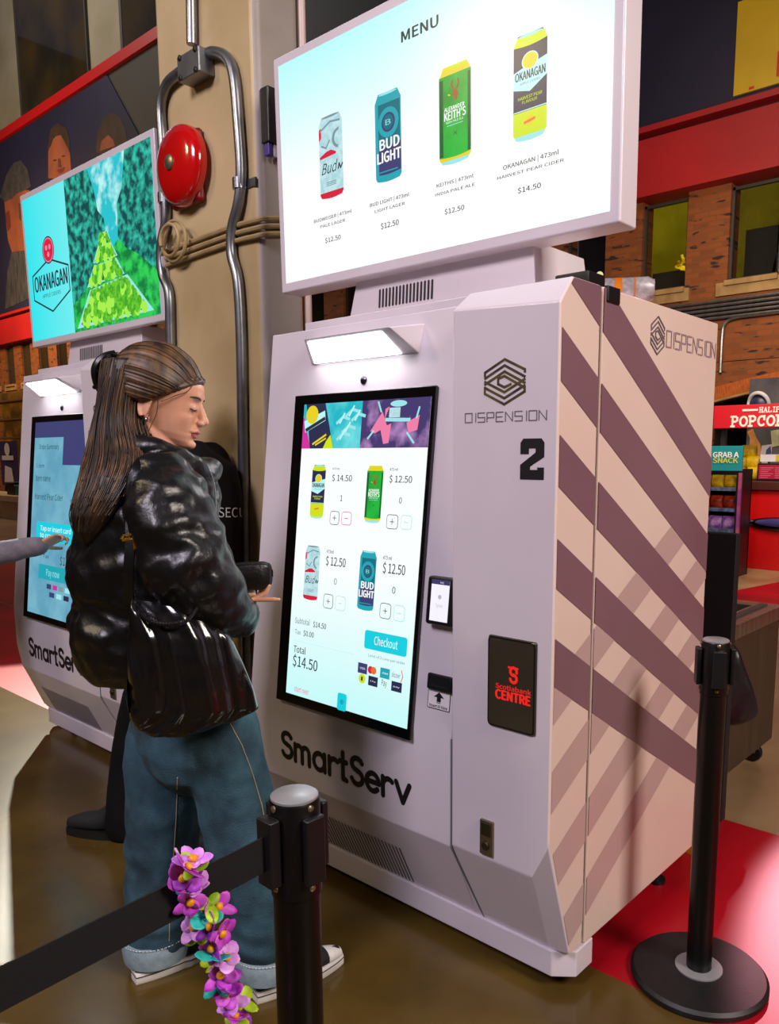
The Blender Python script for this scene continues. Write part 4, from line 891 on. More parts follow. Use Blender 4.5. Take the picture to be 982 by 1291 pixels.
t = thing('conduit_pipe','straight steel conduit rising from the junction box','conduit',ony(242,55,cy)); b = MB(); b.tube([ony(242,56,cy),ony(240,-80,cy)],.0195,14); obj('pipe', b, m_pipe, t, smooth=True)
# bell
c = ony(241,213,CYY); t = thing('alarm_bell','round red alarm bell mounted on the cream column','bell',c)
b = MB(); R_ = .142*1.0
b.lathe([(R_*.75,0),(R_*.75,.02),(R_,.024),(R_,.045),(R_*.97,.058),(R_*.9,.07),(R_*.7,.082),(R_*.35,.089),(.02,.09)],c,(1,0,0),(0,0,1),(0,-1,0),40); obj('gong', b, mat('bell_red','#c20a0e',.16,0,'#ad080c',3,coat=.7), t, smooth=True, angle=60)
b = MB(); b.lathe([(.026,0),(.026,.008),(.015,.013)],c+V((0,-.088,0)),(1,0,0),(0,0,1),(0,-1,0),20); obj('hub_plate', b, mat('hub_brass','#8d8a70',.35,.8), t, smooth=True)
b = MB(); b.box((c.x-.10,CYY-.035,c.z-.14),(c.x+.10,CYY-.001,c.z+.12)); obj('back_box', b, mat('bell_dark_red','#7a080a',.4), t, bevel=.02)
# cables wrapped round the column
m_cab = mat('cable_beige','#b09a70',.5,0,'#9a845c',8)
for k,(dz,lab) in enumerate(((0,'uppermost'),(.026,'middle'),(.052,'lowest'))):
    pts = [ony(207,318+0,CYY-.012),ony(287,288,CYY-.012),ony(322,278,CYY-.012)]
    P = [V((p.x,CYY-.012,p.z-dz)) for p in pts]+[V((xR+.012,CYY+.02,pts[-1].z-dz+.01)),V((xR+.012,CYY+.12,pts[-1].z-dz+.03)),V((xR+.012,yB-.02,pts[-1].z-dz+.03))]
    b = MB(); b.tube(smooth_path(P,4),.0095,8); tag(obj('cable', b, m_cab, None, smooth=True, loc=P[0]), lab+' of the three beige cables strapped round the cream column','cable','cables round the column')
b = MB(); P = [ony(180,322,CYY-.02),ony(203,322,CYY-.03)]
cc = ony(226,304,CYY-.02)
for i in range(34): a = i*2*PI/15+2.4; P.append(cc+V(((.085-.0012*i)*math.cos(a)*1.1,-.012-.0012*i,(.082-.0011*i)*math.sin(a)*1.0)))
b.tube(smooth_path(P,3),.0065,7); tag(obj('cable', b, m_cab, None, smooth=True, loc=P[0]),'loose coil of beige cable hanging on the cream column','cable')
# black device and white pipe on the column's right face
t = thing('network_box','small black box with purple plugs on the side of the column','electrical box',onx(336,150,xR)); p0,p1 = onx(329,182,xR),onx(345,119,xR)
b = MB(); b.box((xR+.001,p0.y,p0.z),(xR+.045,p1.y+.02,p1.z)); nb = obj('box_body', b, mat('device_black','#17161a',.4), t, bevel=.005)
fn = Flat((xR+.0455,0,0),(0,1,0),(0,0,1)); fn.rect(p1.y-.03,p0.z+.08,p1.y-.018,p1.z-.05,0,1); obj('box_marking', fn.mb, mat('device_white','#8a8a92',.5), nb)
for k in range(4): b = MB(); b.box((xR+.01,p0.y+.005+.022*k,p0.z-.04),(xR+.035,p0.y+.022+.022*k,p0.z+.0)); obj('plug', b, [mat('plug_purple','#4a3590',.4),mat('plug_white','#b8b4c4',.4)][k==1], t, bevel=.003)
p = onx(380,300,xR); b = MB(); b.tube([(xR-.01,yB+.018,0),(xR-.01,yB+.018,8)],.015,10); tag(obj('conduit_pipe', b, mat('pipe_white','#c9b4b0',.4), None, smooth=True, loc=(xR+.02,yB+.02,0)),'thin white pipe running up the back edge of the column','conduit')
# yellow board behind the column
t = thing('yellow_board','yellow board on a post seen between the left display and the column','sign',(-5.1,2.5,0))
p0,p1 = ony(150,470,2.5),ony(204,413,2.5); b = MB(); b.box((p0.x,2.5,p0.z),(p1.x,2.54,p1.z)); obj('board', b, mat('board_yellow','#e8b808',.45,0,'#d8a606',1.5), t, bevel=.005); obj('board_rail', MB().box((p0.x-.1,2.47,p1.z-.16),(p1.x+.1,2.50,p1.z-.11)), mat('rail_brown','#5a3c14',.5), t); obj('board_post', MB().box(((p0.x+p1.x)/2-.04,2.54,0),((p0.x+p1.x)/2+.04,2.6,p0.z+.1)), m_blackpl, t)
# ================================================================ near objects
m_post = mat('post_black','#080707',.34,.2,'#0d0b0b',8,bump=.02,bscale=120); m_base = mat('base_black','#141416',.5,0,'#0e0e10',30,bump=.06,bscale=200)
m_cap = mat('cap_silver','#b9bcc0',.35,.6); m_belt = mat('belt_black','#060509',.8,0,'#08070c',200,bump=.1,bscale=400); m_rivet = mat('rivet','#a89a80',.3,.9)
def stanchion(loc, label, ang, clips):
    t = thing('stanchion', label, 'barrier post', loc, 'belt barrier posts'); x,y,_ = loc; H = .94; r = .0355
    o = V((x,y,0))
    obj('base', MB().lathe([(.178,.0),(.18,.006),(.18,.016),(.172,.024),(.10,.030),(.05,.031)],o,n=56), m_base, t, smooth=True)
    obj('floor_collar', MB().lathe([(.062,.030),(.062,.034),(.050,.035)],o,n=40), mat('collar_grey','#9a9ca0',.45,.4), t, smooth=True)
    obj('pole', MB().lathe([(r*.93,.03),(r*.93,H-.14),(r,H-.138),(r,H-.004),(r*.95,H)],o,n=36), m_post, t, smooth=True)
    obj('top_cap', MB().lathe([(r*.93,H-.001),(r*.93,H+.003),(r*.85,H+.005)],o,n=36), m_cap, t, smooth=True)
    for k in range(4):
        a = ang+k*PI/2; d = V((math.cos(a),math.sin(a),0)); s = V((-d.y,d.x,0)); c = o+d*(r+.002)+V((0,0,H-.065))
        cl = obj('belt_clip', MB().obox(c+d*(.004 if k not in clips else .007),d*(.006 if k not in clips else .009),s*.016,V((0,0,.048))), m_blackpl, t, bevel=.003)
        for dz in (.058,-.058):
            obj('rivet', MB().lathe([(.005,0),(.005,.002),(.002,.004)],c+V((0,0,dz))-d*.003,s,(0,0,1),d,10), m_rivet, cl, smooth=True)
    return t
PL = onz(371,1004,.94); PR = onz(880,1232)
PLx, PLy = PL.x, PL.y
belt_dir = V((-.03,-1,0)).normalized()
P2 = V((PLx,PLy,0))+belt_dir*1.75
stanchion((PLx,PLy,0), 'black belt barrier post nearest the camera, cut off by the bottom edge', -PI/2-.03, (0,))
stanchion((PR.x,PR.y,0), 'black belt barrier post with round base on the red floor at right', .6, (3,))
sp_ = stanchion((P2.x,P2.y,0), 'black belt barrier post at the far end of the strap', -PI/2-.03+PI, (0,))
zb = .94-.065; a = V((PLx,PLy,zb))+belt_dir*.050; c = V((P2.x,P2.y,zb))-belt_dir*.050
b = MB(); sd = V((1,0,0)); n = 24; rs = []
for i in range(n+1):
    p = a.lerp(c,i/n)+V((0,0,-.035*math.sin(PI*i/n))); rs.append([p+sd*.0012+V((0,0,-.025)),p+sd*.0012+V((0,0,.025)),p-sd*.0012+V((0,0,.025)),p-sd*.0012+V((0,0,-.025))])
b.rings(rs); tag(obj('barrier_belt', b, m_belt, None, loc=a), 'black webbing belt stretched from the near barrier post to the left','belt')
# ---- flower garland hanging over the belt
def on_belt(u, v):
    return onpl(u, v, a, (1,-.03,0))
P = [on_belt(*q)+V((.012,0,0)) for q in ((222,1080),(236,1100),(247,1140),(252,1165),(262,1200),(270,1235),(285,1275),(296,1310),(300,1345),(302,1390))]
top = P[0]; Q = [top+V((-.03,.0,-.02)),top+V((-.02,.004,.006))]+P
# the rear half hangs down behind the belt
rear = [V((a.x-.02,P[0].y+.002,P[0].z-.03)),V((a.x-.022,P[0].y+.01,zb-.12))]
g = thing('flower_garland','bright artificial flower garland in purple and yellow draped over the black belt','garland',P[-1])
obj('string', MB().tube(smooth_path(Q[1:],4),.0016,6), mat('string_pink','#d8a0c8',.6), g, smooth=True)
random.seed(21)
m_fl = [mat('petal_magenta','#b81fc0',.55,0,'#d05ad8',60), mat('petal_lilac','#c878e0',.55,0,'#e0a8ea',60), mat('petal_purple','#7a1f98',.55,0,'#a02fb8',60), mat('leaf_lime','#b8d414',.5,0,'#86b010',50), mat('leaf_teal','#149a9c',.5,0,'#2fb8a8',50), mat('flower_centre','#f0b010',.5,0,'#e08a08',90)]
path = smooth_path(P,8); L = len(path)-1
def petal(b, c, d, up, ln, wd, m, curl=.3):
    d = d.normalized(); s = d.cross(up).normalized(); rows = []
    for i in range(6):
        t_ = i/5; w = wd*math.sin(PI*(.12+.80*t_))**.7*(1 if i < 5 else .6); cc = c+d*ln*t_+up*(curl*ln*t_*t_)
        rows.append([cc-s*w+up*w*.25,cc,cc+s*w+up*w*.25])
    o = len(b.v)
    for r in rows: b.v += [V(p) for p in r]
    for i in range(5):
        for j in range(2): q = o+i*3+j; b.f.append([q,q+1,q+4,q+3]); b.m.append(m)
seq = [(.0,1)]+[(.03+.97*i/36,(0,3,2,0,4,1,0,3,0,4,2,1,3,0,0,4,1,3,0,2,4,0,1,3)[i%24]) for i in range(36)]
for tt,kind in seq:
    i = min(int(tt*L),L-1); c0 = path[i]+V((.006,0,0)); tn = (path[i+1]-path[i]).normalized()
    view = (CAM-c0).normalized(); nrm = (view*.75+V((random.uniform(-.6,.6),random.uniform(-.6,.6),random.uniform(-.5,.6)))).normalized()
    e1 = nrm.cross(V((0,0,1))).normalized(); e2 = nrm.cross(e1); a0 = random.random()*6
    off = e1*random.uniform(-.019,.019); c0 = c0+off
    b = MB(); np_ = 5 if kind < 3 else 3
    for k in range(np_):
        an = a0+2*PI*k/np_+random.uniform(-.15,.15); d = e1*math.cos(an)+e2*math.sin(an)
        petal(b, c0, d, nrm, random.uniform(.016,.025), random.uniform(.006,.011), 0, random.uniform(.1,.5))
    f = obj('flower' if kind < 3 else 'leaf_cluster', b, m_fl[kind], g, smooth=True)
    sm = f.modifiers.new('s','SOLIDIFY'); sm.thickness = .0006
    if kind < 3:
        b = MB(); b.ell(c0+nrm*.004,e1*.0055,e2*.0055,nrm*.004,10,6); obj('flower_centre', b, m_fl[5], f, smooth=True)
# ---- steel cart and black panel behind the kiosk
m_st = mat('stainless','#a9a59e',.28,.9,'#8f8b84',3,stretch=(1,14,1)); m_panel = mat('cart_panel','#5a4d42',.35,.6,'#4a3f36',2,stretch=(1,8,1))
CXr = -.152; y0,y1 = 1.53,2.16; ztp = .735; CXl = -.82
t = thing('service_cart','stainless steel service cart on castors behind the striped kiosk','cart',(CXr-.3,1.85,0))
obj('cart_body', MB().box((CXl,y0,.10),(CXr,y1,ztp-.05)), m_panel, t, bevel=.006)
b = MB()
for (A,B) in (((CXl-.01,y0-.01,ztp-.06),(CXr+.012,y0+.09,ztp)),((CXl-.01,y1-.09,ztp-.06),(CXr+.012,y1+.01,ztp)),((CXr-.10,y0+.09,ztp-.06),(CXr+.012,y1-.09,ztp)),((CXl-.01,y0+.09,ztp-.06),(CXl+.08,y1-.09,ztp))): b.box(A,B)
obj('cart_rim', b, m_st, t, bevel=.004)
obj('basin', MB().box((CXl+.08,y0+.09,ztp-.2),(CXr-.10,y1-.09,ztp-.049)), mat('basin_dark','#3d3e40',.3,.6), t)
b = MB(); b.box((CXr-.075,y0+.06,ztp),(CXr-.045,y1-.04,ztp+.006)); obj('rim_slot', b, mat('slot_grey','#5c5c60',.4,.5), t)
for x in (CXl+.07,CXr-.06):
    for y in (y0+.08,y1-.08):
        cs = obj('castor', MB().lathe([(.04,-.015),(.045,-.008),(.045,.008),(.04,.015)],(x,y,.045),(1,0,0),(0,0,1),(0,1,0),18), m_blackpl, t, smooth=True)
        obj('castor_fork', MB().obox((x,y,.075),(.018,0,0),(0,.022,0),(0,0,.03)), m_galv, cs, bevel=.003)
for z_ in (.60,.20):
    obj('hinge_knob', MB().lathe([(.012,0),(.012,.012),(.007,.014)],(CXr,y0+.07 if z_ > .4 else y0+.03,z_),(0,1,0),(0,0,1),(1,0,0),12), m_rivet, t, smooth=True)
t = thing('black_screen','tall black panel standing behind the kiosk in front of the cart','panel',(-.4,1.22,0))
pr = ony(929,680,1.22).x; pz = ony(905,672,1.22).z
obj('panel_board', MB().box((-.95,1.22,.07),(pr,1.26,pz)), mat('panel_black','#131118',.6,0,'#17141c',2), t, bevel=.004)
for x in (-.9,pr-.1): obj('panel_foot', MB().box((x,1.15,0),(x+.05,1.33,.07)), m_blackpl, t, bevel=.004)
b = MB(); b.box((-.30,1.155,.11),(-.105,1.165,.30)); tl = thing('warning_label','yellow warning board low behind the rear edge of the kiosk','sign',(-.2,1.16,0))
p0,p1 = ony(862,1043,1.05),ony(879,986,1.05); b = MB(); b.box((p0.x,1.05,.0),(p1.x,1.06,p1.z)); obj('label_board', b, mat('warning_yellow','#d09a10',.5), tl); fw_ = Flat((0,1.049,0),(1,0,0),(0,0,1)); fw_.line([(p1.x-.03,p0.z+.10),(p1.x-.015,p0.z+.15),(p1.x-.005,p0.z+.1)],.006,0); fw_.line([(p1.x-.03,p0.z+.03),(p1.x-.005,p0.z+.03)],.006,0); obj('label_mark', fw_.mb, m_ink, tl)
# black bag hanging from the cart corner
c = V((CXr+.03,y0-.02,.70)); 
def cart_pt(u,v): return onpl(u,v,(CXr+.05,y0-.06,.5),FH)
Pp = [(926,800),(936,832),(946,862),(957,893),(955,905),(930,914),(905,918),(893,895),(898,850),(906,815)]
b = MB(); F0 = [cart_pt(u,v) for u,v in Pp]; cen = sum(F0,V())/len(F0); rs = []
for k,(s,dp) in enumerate(((.55,-.075),(.86,-.055),(1,0),(.86,.055),(.55,.075))):
    rs.append([cen+(p-cen)*s+FH*dp+FH*.012*math.sin(i*2.3) for i,p in enumerate(F0)])
b.rings(rs); bg = obj('hanging_bag', b, mat('bag_black','#1c1b22',.4,0,'#141318',9,bump=.3,bscale=20), None, smooth=True, loc=F0[0])
ms_ = bg.modifiers.new('s','SUBSURF'); ms_.levels = ms_.render_levels = 2
tag(bg,'crumpled black bag hanging on the corner of the steel cart','bag')
# can lying on the kiosk roof
c = onz(788,366,ZT+.034); ax = V((.86,.5,0)).normalized(); sd = V((-ax.y,ax.x,0)); b = MB()
prof = [(.024,-.083),(.027,-.081),(.033,-.072),(.033,.066),(.0265,.080),(.0265,.083),(.022,.081)]
c = V((c.x-.01,c.y,ZT+.034)); t = thing('drink_can','orange and white drink can lying on top of the striped kiosk','can',(c.x,c.y,ZT))
obj('can_body', MB().lathe(prof,c,sd,(0,0,1),ax,28), mat('can_white','#d8d2da',.3,.3,'#b5a9b8',60), t, smooth=True)
b = MB(); b.lathe([(.0333,-.02),(.0333,.0)],c,sd,(0,0,1),ax,28,cap=False); b.lathe([(.0333,.03),(.0333,.034)],c,sd,(0,0,1),ax,28,cap=False); obj('can_label', b, mat('can_orange','#e88420',.35), t, smooth=True)
# ================================================================ people
def fuse(mb, voxel, sm=4, fac=.5, disp=None):
    """union of closed shells as one continuous surface"""
    me = bpy.data.meshes.new('tmp'); me.from_pydata([tuple(p) for p in mb.v],[],mb.f); me.update()
    bm = bmesh.new(); bm.from_mesh(me); bmesh.ops.recalc_face_normals(bm,faces=bm.faces); bm.to_mesh(me); bm.free()
    o = bpy.data.objects.new('tmp',me); COL.objects.link(o)
    r = o.modifiers.new('r','REMESH'); r.mode = 'VOXEL'; r.voxel_size = voxel; r.use_smooth_shade = True
    if sm: s = o.modifiers.new('s','SMOOTH'); s.iterations = sm; s.factor = fac
    bpy.context.view_layer.update(); dg = bpy.context.evaluated_depsgraph_get()
    m2 = bpy.data.meshes.new_from_object(o.evaluated_get(dg)); bpy.data.objects.remove(o); bpy.data.meshes.remove(me)
    if disp:
        nr = [v.normal.copy() for v in m2.vertices]
        for v, nn in zip(m2.vertices, nr):
            d = disp(v.co, nn)
            v.co = v.co + (nn*d if not isinstance(d, Vector) else d)
        m2.update()
    return m2
def mobj(name, me, mats, parent, idx=None, label=None):
    org = ORG[parent.name]
    for v in me.vertices: v.co = v.co - org
    me.name = name
    for m in (mats if isinstance(mats,(list,tuple)) else [mats]): me.materials.append(m)
    for p in me.polygons:
        p.use_smooth = True
        if idx: p.material_index = idx(p.center+org)
    o = bpy.data.objects.new(name, me); COL.objects.link(o); o.parent = parent; ORG[o.name] = org
    if label: o['label'] = label
    return o
def er(c, F, S, a, b, n=28, tilt=V((0,0,0)), ex=1.0):
    def pw(x): return math.copysign(abs(x)**ex, x)
    return [V(c)+F*a*pw(math.cos(2*PI*i/n))+S*b*pw(math.sin(2*PI*i/n))+V((0,0,1))*(tilt.dot(F)*a*math.cos(2*PI*i/n)+tilt.dot(S)*b*math.sin(2*PI*i/n)) for i in range(n)]
def limb(mb, pts, rr, n=16, sub=5, flat=1.0):
    P = smooth_path(pts, sub); R = []
    k = len(pts)
    for i in range(len(P)):
        t = i/(len(P)-1)*(k-1); j = min(int(t),k-2); R.append(rr[j]+(rr[j+1]-rr[j])*(t-j))
    mb.tube(P, R, n, flat=flat)
    mb.ell(P[0],V((1,0,0))*R[0],V((0,1,0))*R[0],V((0,0,1))*R[0],12,8); mb.ell(P[-1],V((1,0,0))*R[-1],V((0,1,0))*R[-1],V((0,0,1))*R[-1],12,8)
def hand(mb, wrist, d, pn, side, curl=(.5,.6,.7,.8), thumb=.5, s=1.0, spread=.16):
    """palm + four fingers + thumb; d = pointing direction, pn = the way the palm faces, side = +1 if the thumb is on pn x d"""
    d = V(d).normalized(); pn = V(pn); pn = (pn-d*pn.dot(d)).normalized(); sd = pn.cross(d)*side    # towards the thumb
    w = V(wrist); L = .088*s
    rs = []
    for t, hw, th in ((-.03,.024,.019),(.0,.026,.018),(.3,.034,.016),(.65,.040,.0145),(.95,.040,.012),(1.05,.036,.009)):
        c = w+d*L*t; rs.append([c+sd*hw*s*math.cos(2*PI*i/16)+pn*th*s*math.sin(2*PI*i/16) for i in range(16)])
    mb.rings(rs)
    ln = (.072,.079,.073,.058); tips = []
    for k in range(4):
        o = .029-.0195*k; base = w+d*L*.88+sd*o*s; fd = (d+sd*(.5-k*.33)*spread).normalized(); p = [base, w+d*L*1.02+sd*o*s]; a = 0
        for j, fr in enumerate((.46,.30,.24)):
            a += curl[k]*(.85 if j == 0 else 1.0); dd = fd*math.cos(a)+pn*math.sin(a); p.append(p[-1]+dd*ln[k]*fr*s)
        r = [.0088,.0088,.0082,.0074,.0062]; mb.tube(p,[x*s*(1 if k < 3 else .88) for x in r],10)
        q = p[-1]; rr_ = .0063*s; mb.ell(q,V((rr_,0,0)),V((0,rr_,0)),V((0,0,rr_)),10,6)
        for j in (2,3): q2 = p[j]; rr_ = .0083*s; mb.ell(q2,V((rr_,0,0)),V((0,rr_,0)),V((0,0,rr_)),10,6)
        tips.append((q,(p[-1]-p[-2]).normalized(),pn))
    b0 = w+d*L*.18+sd*.020*s; dd = (d*.62+sd*.75+pn*thumb*.5).normalized(); p = [w+d*L*.1+sd*.01*s,b0+dd*.018*s]
    p.append(p[-1]+dd*.030*s); dd = (dd*.7+d*.5+pn*thumb*.6).normalized(); p.append(p[-1]+dd*.026*s); dd = (dd*.8+d*.3+pn*thumb*.5).normalized(); p.append(p[-1]+dd*.020*s)
    mb.tube(p,[.014*s,.0125*s,.0105*s,.0095*s,.0072*s],10); q = p[-1]; rr_ = .0074*s; mb.ell(q,V((rr_,0,0)),V((0,rr_,0)),V((0,0,rr_)),10,6)
    return tips
HP = [(-.080,.092,.050,.016),(-.072,.099,.030,.030),(-.060,.102,.008,.042),(-.045,.1015,-.012,.051),(-.025,.1005,-.045,.058),(-.005,.099,-.075,.064),(.015,.0995,-.090,.068),(.035,.1015,-.097,.071),(.055,.1025,-.100,.074),(.075,.0985,-.097,.073),(.095,.088,-.087,.067),(.115,.066,-.066,.053),(.128,.038,-.042,.033),(.134,.01,-.015,.010)]
def head(mb, H, X, Y, Z, s=1.0, nose=1.0):
    """X forward, Y left, Z up, origin between the ears"""
    L = lambda x,y,z: H+X*x*s+Y*y*s+Z*z*s
    rs = []
    for z,xf,xb,w in HP:
        xc = (xf+xb)/2*.35; r = []
        for i in range(32):
            a = 2*PI*i/32; c, sn = math.cos(a), math.sin(a)
            x = xc+(xf-xc)*abs(c)**.78 if c > 0 else xc-(xc-xb)*abs(c)
            r.append(L(x, w*math.copysign(abs(sn)**.86,sn), z))
        rs.append(r)
    mb.rings(rs)
    E = lambda c,rx,ry,rz: mb.ell(L(*c),X*rx*s,Y*ry*s,Z*rz*s,16,10)
    nb = [(.099,.040,.0095,.010),(.103,.032,.0088,.011),(.1085,.022,.0085,.013),(.1150,.010,.0100,.015),(.1205,.001,.0120,.015),(.120,-.006,.0120,.012),(.111,-.013,.010,.009)]
    mb.rings([[L(x-.004+dx*math.cos(2*PI*i/12)*.8*nose,hw*math.sin(2*PI*i/12),z) for i in range(12)] for x,z,hw,dx in nb])
    E((.1215,0,-.002),.0085,.0085,.0078)
    for y in (-.0115,.0115): E((.113,y,-.0085),.0095,.0066,.0068)
    E((.0995,0,-.030),.0105,.024,.016); E((.106,0,-.010),.011,.013,.012); E((.0955,0,-.063),.0150,.020,.014)
    for y in (-1,1):
        E((.0845,.0305*y,.027),.0125,.0125,.0118)
        e0 = L(-.006,.0705*y,.0)
        EX = (X*.9+Y*y*.45).normalized(); EN = EX.cross(Z)
        P = [e0+EX*s*(.015*math.cos(a)-.002)+Z*s*(.029*math.sin(a)+.004)+Y*y*s*(.006+.004*math.cos(a+PI)) for a in [math.radians(t) for t in range(-60,290,25)]]
        mb.tube(P,[.0046*s]*len(P),8); mb.ell(e0+Z*.0*s+Y*y*.004*s,EX*.013*s,Y*y*.006*s+X*.0,Z*.026*s,12,8); E((.004,.0735*y,-.026),.0065,.0045,.0075)
    return L
def facecarve(H,X,Y,Z,s):
    def f(co,n):
        p = co-H; x,y,z = p.dot(X)/s,p.dot(Y)/s,p.dot(Z)/s
        if x < .05 or abs(y) > .09 or abs(z) > .12: return 0
        d = 0
        for sg in (-1,1):
            d -= .0062*math.exp(-(((y-.031*sg)/.014)**2+((z-.036)/.0075)**2))       # crease above the lid
            d -= .0030*math.exp(-(((y-.033*sg)/.015)**2+((z-.010)/.007)**2))
            d -= .0020*math.exp(-(((y-.022*sg)/.006)**2+((z+.016)/.012)**2))
        d += .0052*math.exp(-(abs(y)/.0185)**2.5-((z+.0305-.003*math.exp(-(y/.004)**2)*0)/.0042)**2)          # lips
        d += .0050*math.exp(-(abs(y)/.0165)**2.5-((z+.0430)/.0048)**2)
        d -= .0030*math.exp(-((y/.022)**2+((z+.0367)/.0019)**2))
        d -= .0030*math.exp(-((y/.018)**2+((z+.0535)/.0045)**2)); d -= .0012*math.exp(-((y/.0035)**2+((z+.021)/.006)**2))
        d += .0045*math.exp(-((abs(y)-.045)/.020)**2-((z+.004)/.022)**2)
        d += .0022*math.exp(-((abs(y)-.025)/.016)**2-((z-.053)/.008)**2)
        return d*s*min(1,max(0,(x-.05)/.03))
    return f
m_skin = mat('skin_fair','#dca488',.42,0,'#d59a80',14,bump=.015,bscale=260,spec=.35); m_lips = mat('lips','#b5585a',.35); m_skin_g = mat('skin_olive','#a8714f',.5,0,'#9c6747',14); m_skin_a = mat('skin_hand','#cf9480',.45,0,'#c58a76',20)
m_hairb = mat('hair_brown','#33200f',.52,0,'#130c09',30,stretch=(1,1,.05),detail=6,spec=.6); m_hairl = mat('hair_highlight','#6a4a28',.5,0,'#2a190d',44,stretch=(1,1,.07),detail=6,spec=.6)
m_leather = mat('leather_black','#0d0d0f',.34,0,'#080809',14,bump=.25,bscale=34,spec=.5)
m_leather2 = mat('bag_leather_black','#100f12',.2,0,'#0b0a0c',10,bump=.06,bscale=60,spec=.6,coat=.4)
m_denim = mat('denim_blue','#355b6c',.85,0,'#1a3442',11,bump=.35,bscale=300,detail=9); m_denim2 = mat('denim_cuff','#8fa3ac',.85,0,'#7d929d',50,bump=.25,bscale=400); m_stitch = mat('stitch','#b8a078',.7)
m_canvas = mat('canvas_black','#15171b',.8,0,'#0f1114',40,bump=.2,bscale=300); m_rubber = mat('rubber_white','#e2dfda',.5,0,'#d4d0ca',20); m_blk = mat('uniform_black','#060608',.8,0,'#0a0a0d',20,bump=.15,bscale=90,spec=.2)
m_gold = mat('gold_buckle','#d8a020',.25,.9); m_grysw = mat('sweater_grey','#7d7680',.85,0,'#6f6873',30,bump=.3,bscale=200)
def ridged(co, k, st, seed=0):
    q = V((co.x*k*st[0]+seed,co.y*k*st[1]+seed*.7,co.z*k*st[2])); v = noise.noise(q); return 1-2*abs(v)
# ---------------------------------------------------------------- woman at the screen
HDW = 1.97
def Wp(u, v, off=0): return onpl(u, v, CAM+FH*(HDW+off), FH)
c24, s24 = math.cos(math.radians(24)), math.sin(math.radians(24))
F1 = RT*c24+FH*s24; S1 = RT*s24-FH*c24        # torso: forward / her right
F2 = V((.10,.995,0)).normalized(); S2 = V((F2.y,-F2.x,0))   # hips and legs
ctr = onz(262,1228); root_w = V((ctr.x,ctr.y,0))
wm = thing('person','person with long brown hair in black leather jacket and wide jeans, holding a wallet','person',root_w)
# skeleton points
hipA, hipB = Wp(217,930,.05), Wp(272,930,-.06); kneeA, kneeB = Wp(203,1078,.05), Wp(305,1078,-.065)
fA0, fA1 = onz(169,1238), onz(281,1191); fB0, fB1 = onz(321,1262), onz(430,1212)
ankA = fA0.lerp(fA1,.26)+V((0,0,.10)); ankB = fB0.lerp(fB1,.26)+V((0,0,.10))
neck0, neck1 = Wp(197,600,0), Wp(203,548,0)
shR, shL = Wp(208,612,-.175), Wp(196,606,.16); elR = Wp(243,728,-.20); wrR = Wp(282,768,-.10)
elL = Wp(262,722,.18); wrL = Wp(262,745,.075)
# head frame
th = math.radians(15); hz = math.radians(4)
Xh = ((RT*math.cos(hz)+FH*math.sin(hz))*math.cos(th)-V((0,0,1))*math.sin(th)).normalized()
Yh = V((0,0,1)).cross(Xh).normalized(); Zh = Xh.cross(Yh)
Hc = Wp(197.5,515,0)
b = MB(); Lh = head(b,Hc,Xh,Yh,Zh)
limb(b,[neck0+F1*-.0,neck0.lerp(neck1,.6)+F1*.0,Lh(-.012,0,-.02)],[.062,.052,.056],18)
b.rings([er(Wp(cx_,y),F1,S1,a,bb) for y,cx_,a,bb in ((598,198,.05,.07),(612,197,.075,.15),(640,194,.10,.165),(700,190,.105,.15),(760,195,.095,.135),(820,205,.10,.14),(860,222,.085,.12))])
b.rings([er(Wp(cx_,y),F2,S2,a,bb) for y,cx_,a,bb in ((820,205,.08,.12),(870,226,.09,.13),(920,242,.095,.14),(950,243,.08,.12))])
limb(b,[shR,elR,wrR],[.047,.040,.027]); limb(b,[shL,elL,wrL],[.047,.040,.027])
limb(b,[hipA,kneeA,ankA],[.070,.050,.034]); limb(b,[hipB,kneeB,ankB],[.070,.050,.034])
for f0,f1,an in ((fA0,fA1,ankA),(fB0,fB1,ankB)): limb(b,[an,f0.lerp(f1,.4)+V((0,0,.045)),f0.lerp(f1,.78)+V((0,0,.035))],[.032,.024,.015])
# right hand, palm up under the wallet, fingers reaching on to the right
hd_ = (RT*.95+V((0,0,.30))+FH*.05).normalized(); tipsR = hand(b, Wp(283,755,-.088), (Wp(325,755,-.070)-Wp(283,755,-.088)), V((0,0,1))-RT*.1+FH*.1, -1, (.0,.62,.85,.95), .25, .80, .22)
tipsL = hand(b, Wp(264,744,.07), RT*.97+V((0,0,.06))-FH*.30, V((0,0,.2))-FH, -1, (.35,.4,.45,.5), .4, .86, .06)
carve = facecarve(Hc,Xh,Yh,Zh,1.0)
me = fuse(b,.0024,9,.5,carve)
def lipidx(p):
    q = p-Hc; x,y,z = q.dot(Xh),q.dot(Yh),q.dot(Zh)
    return 1 if x > .098 and ((y/.0225)**2+((z+.0365)/.0115)**2) < 1 else 0
body = mobj('body', me, [m_skin,m_lips], wm, lipidx)
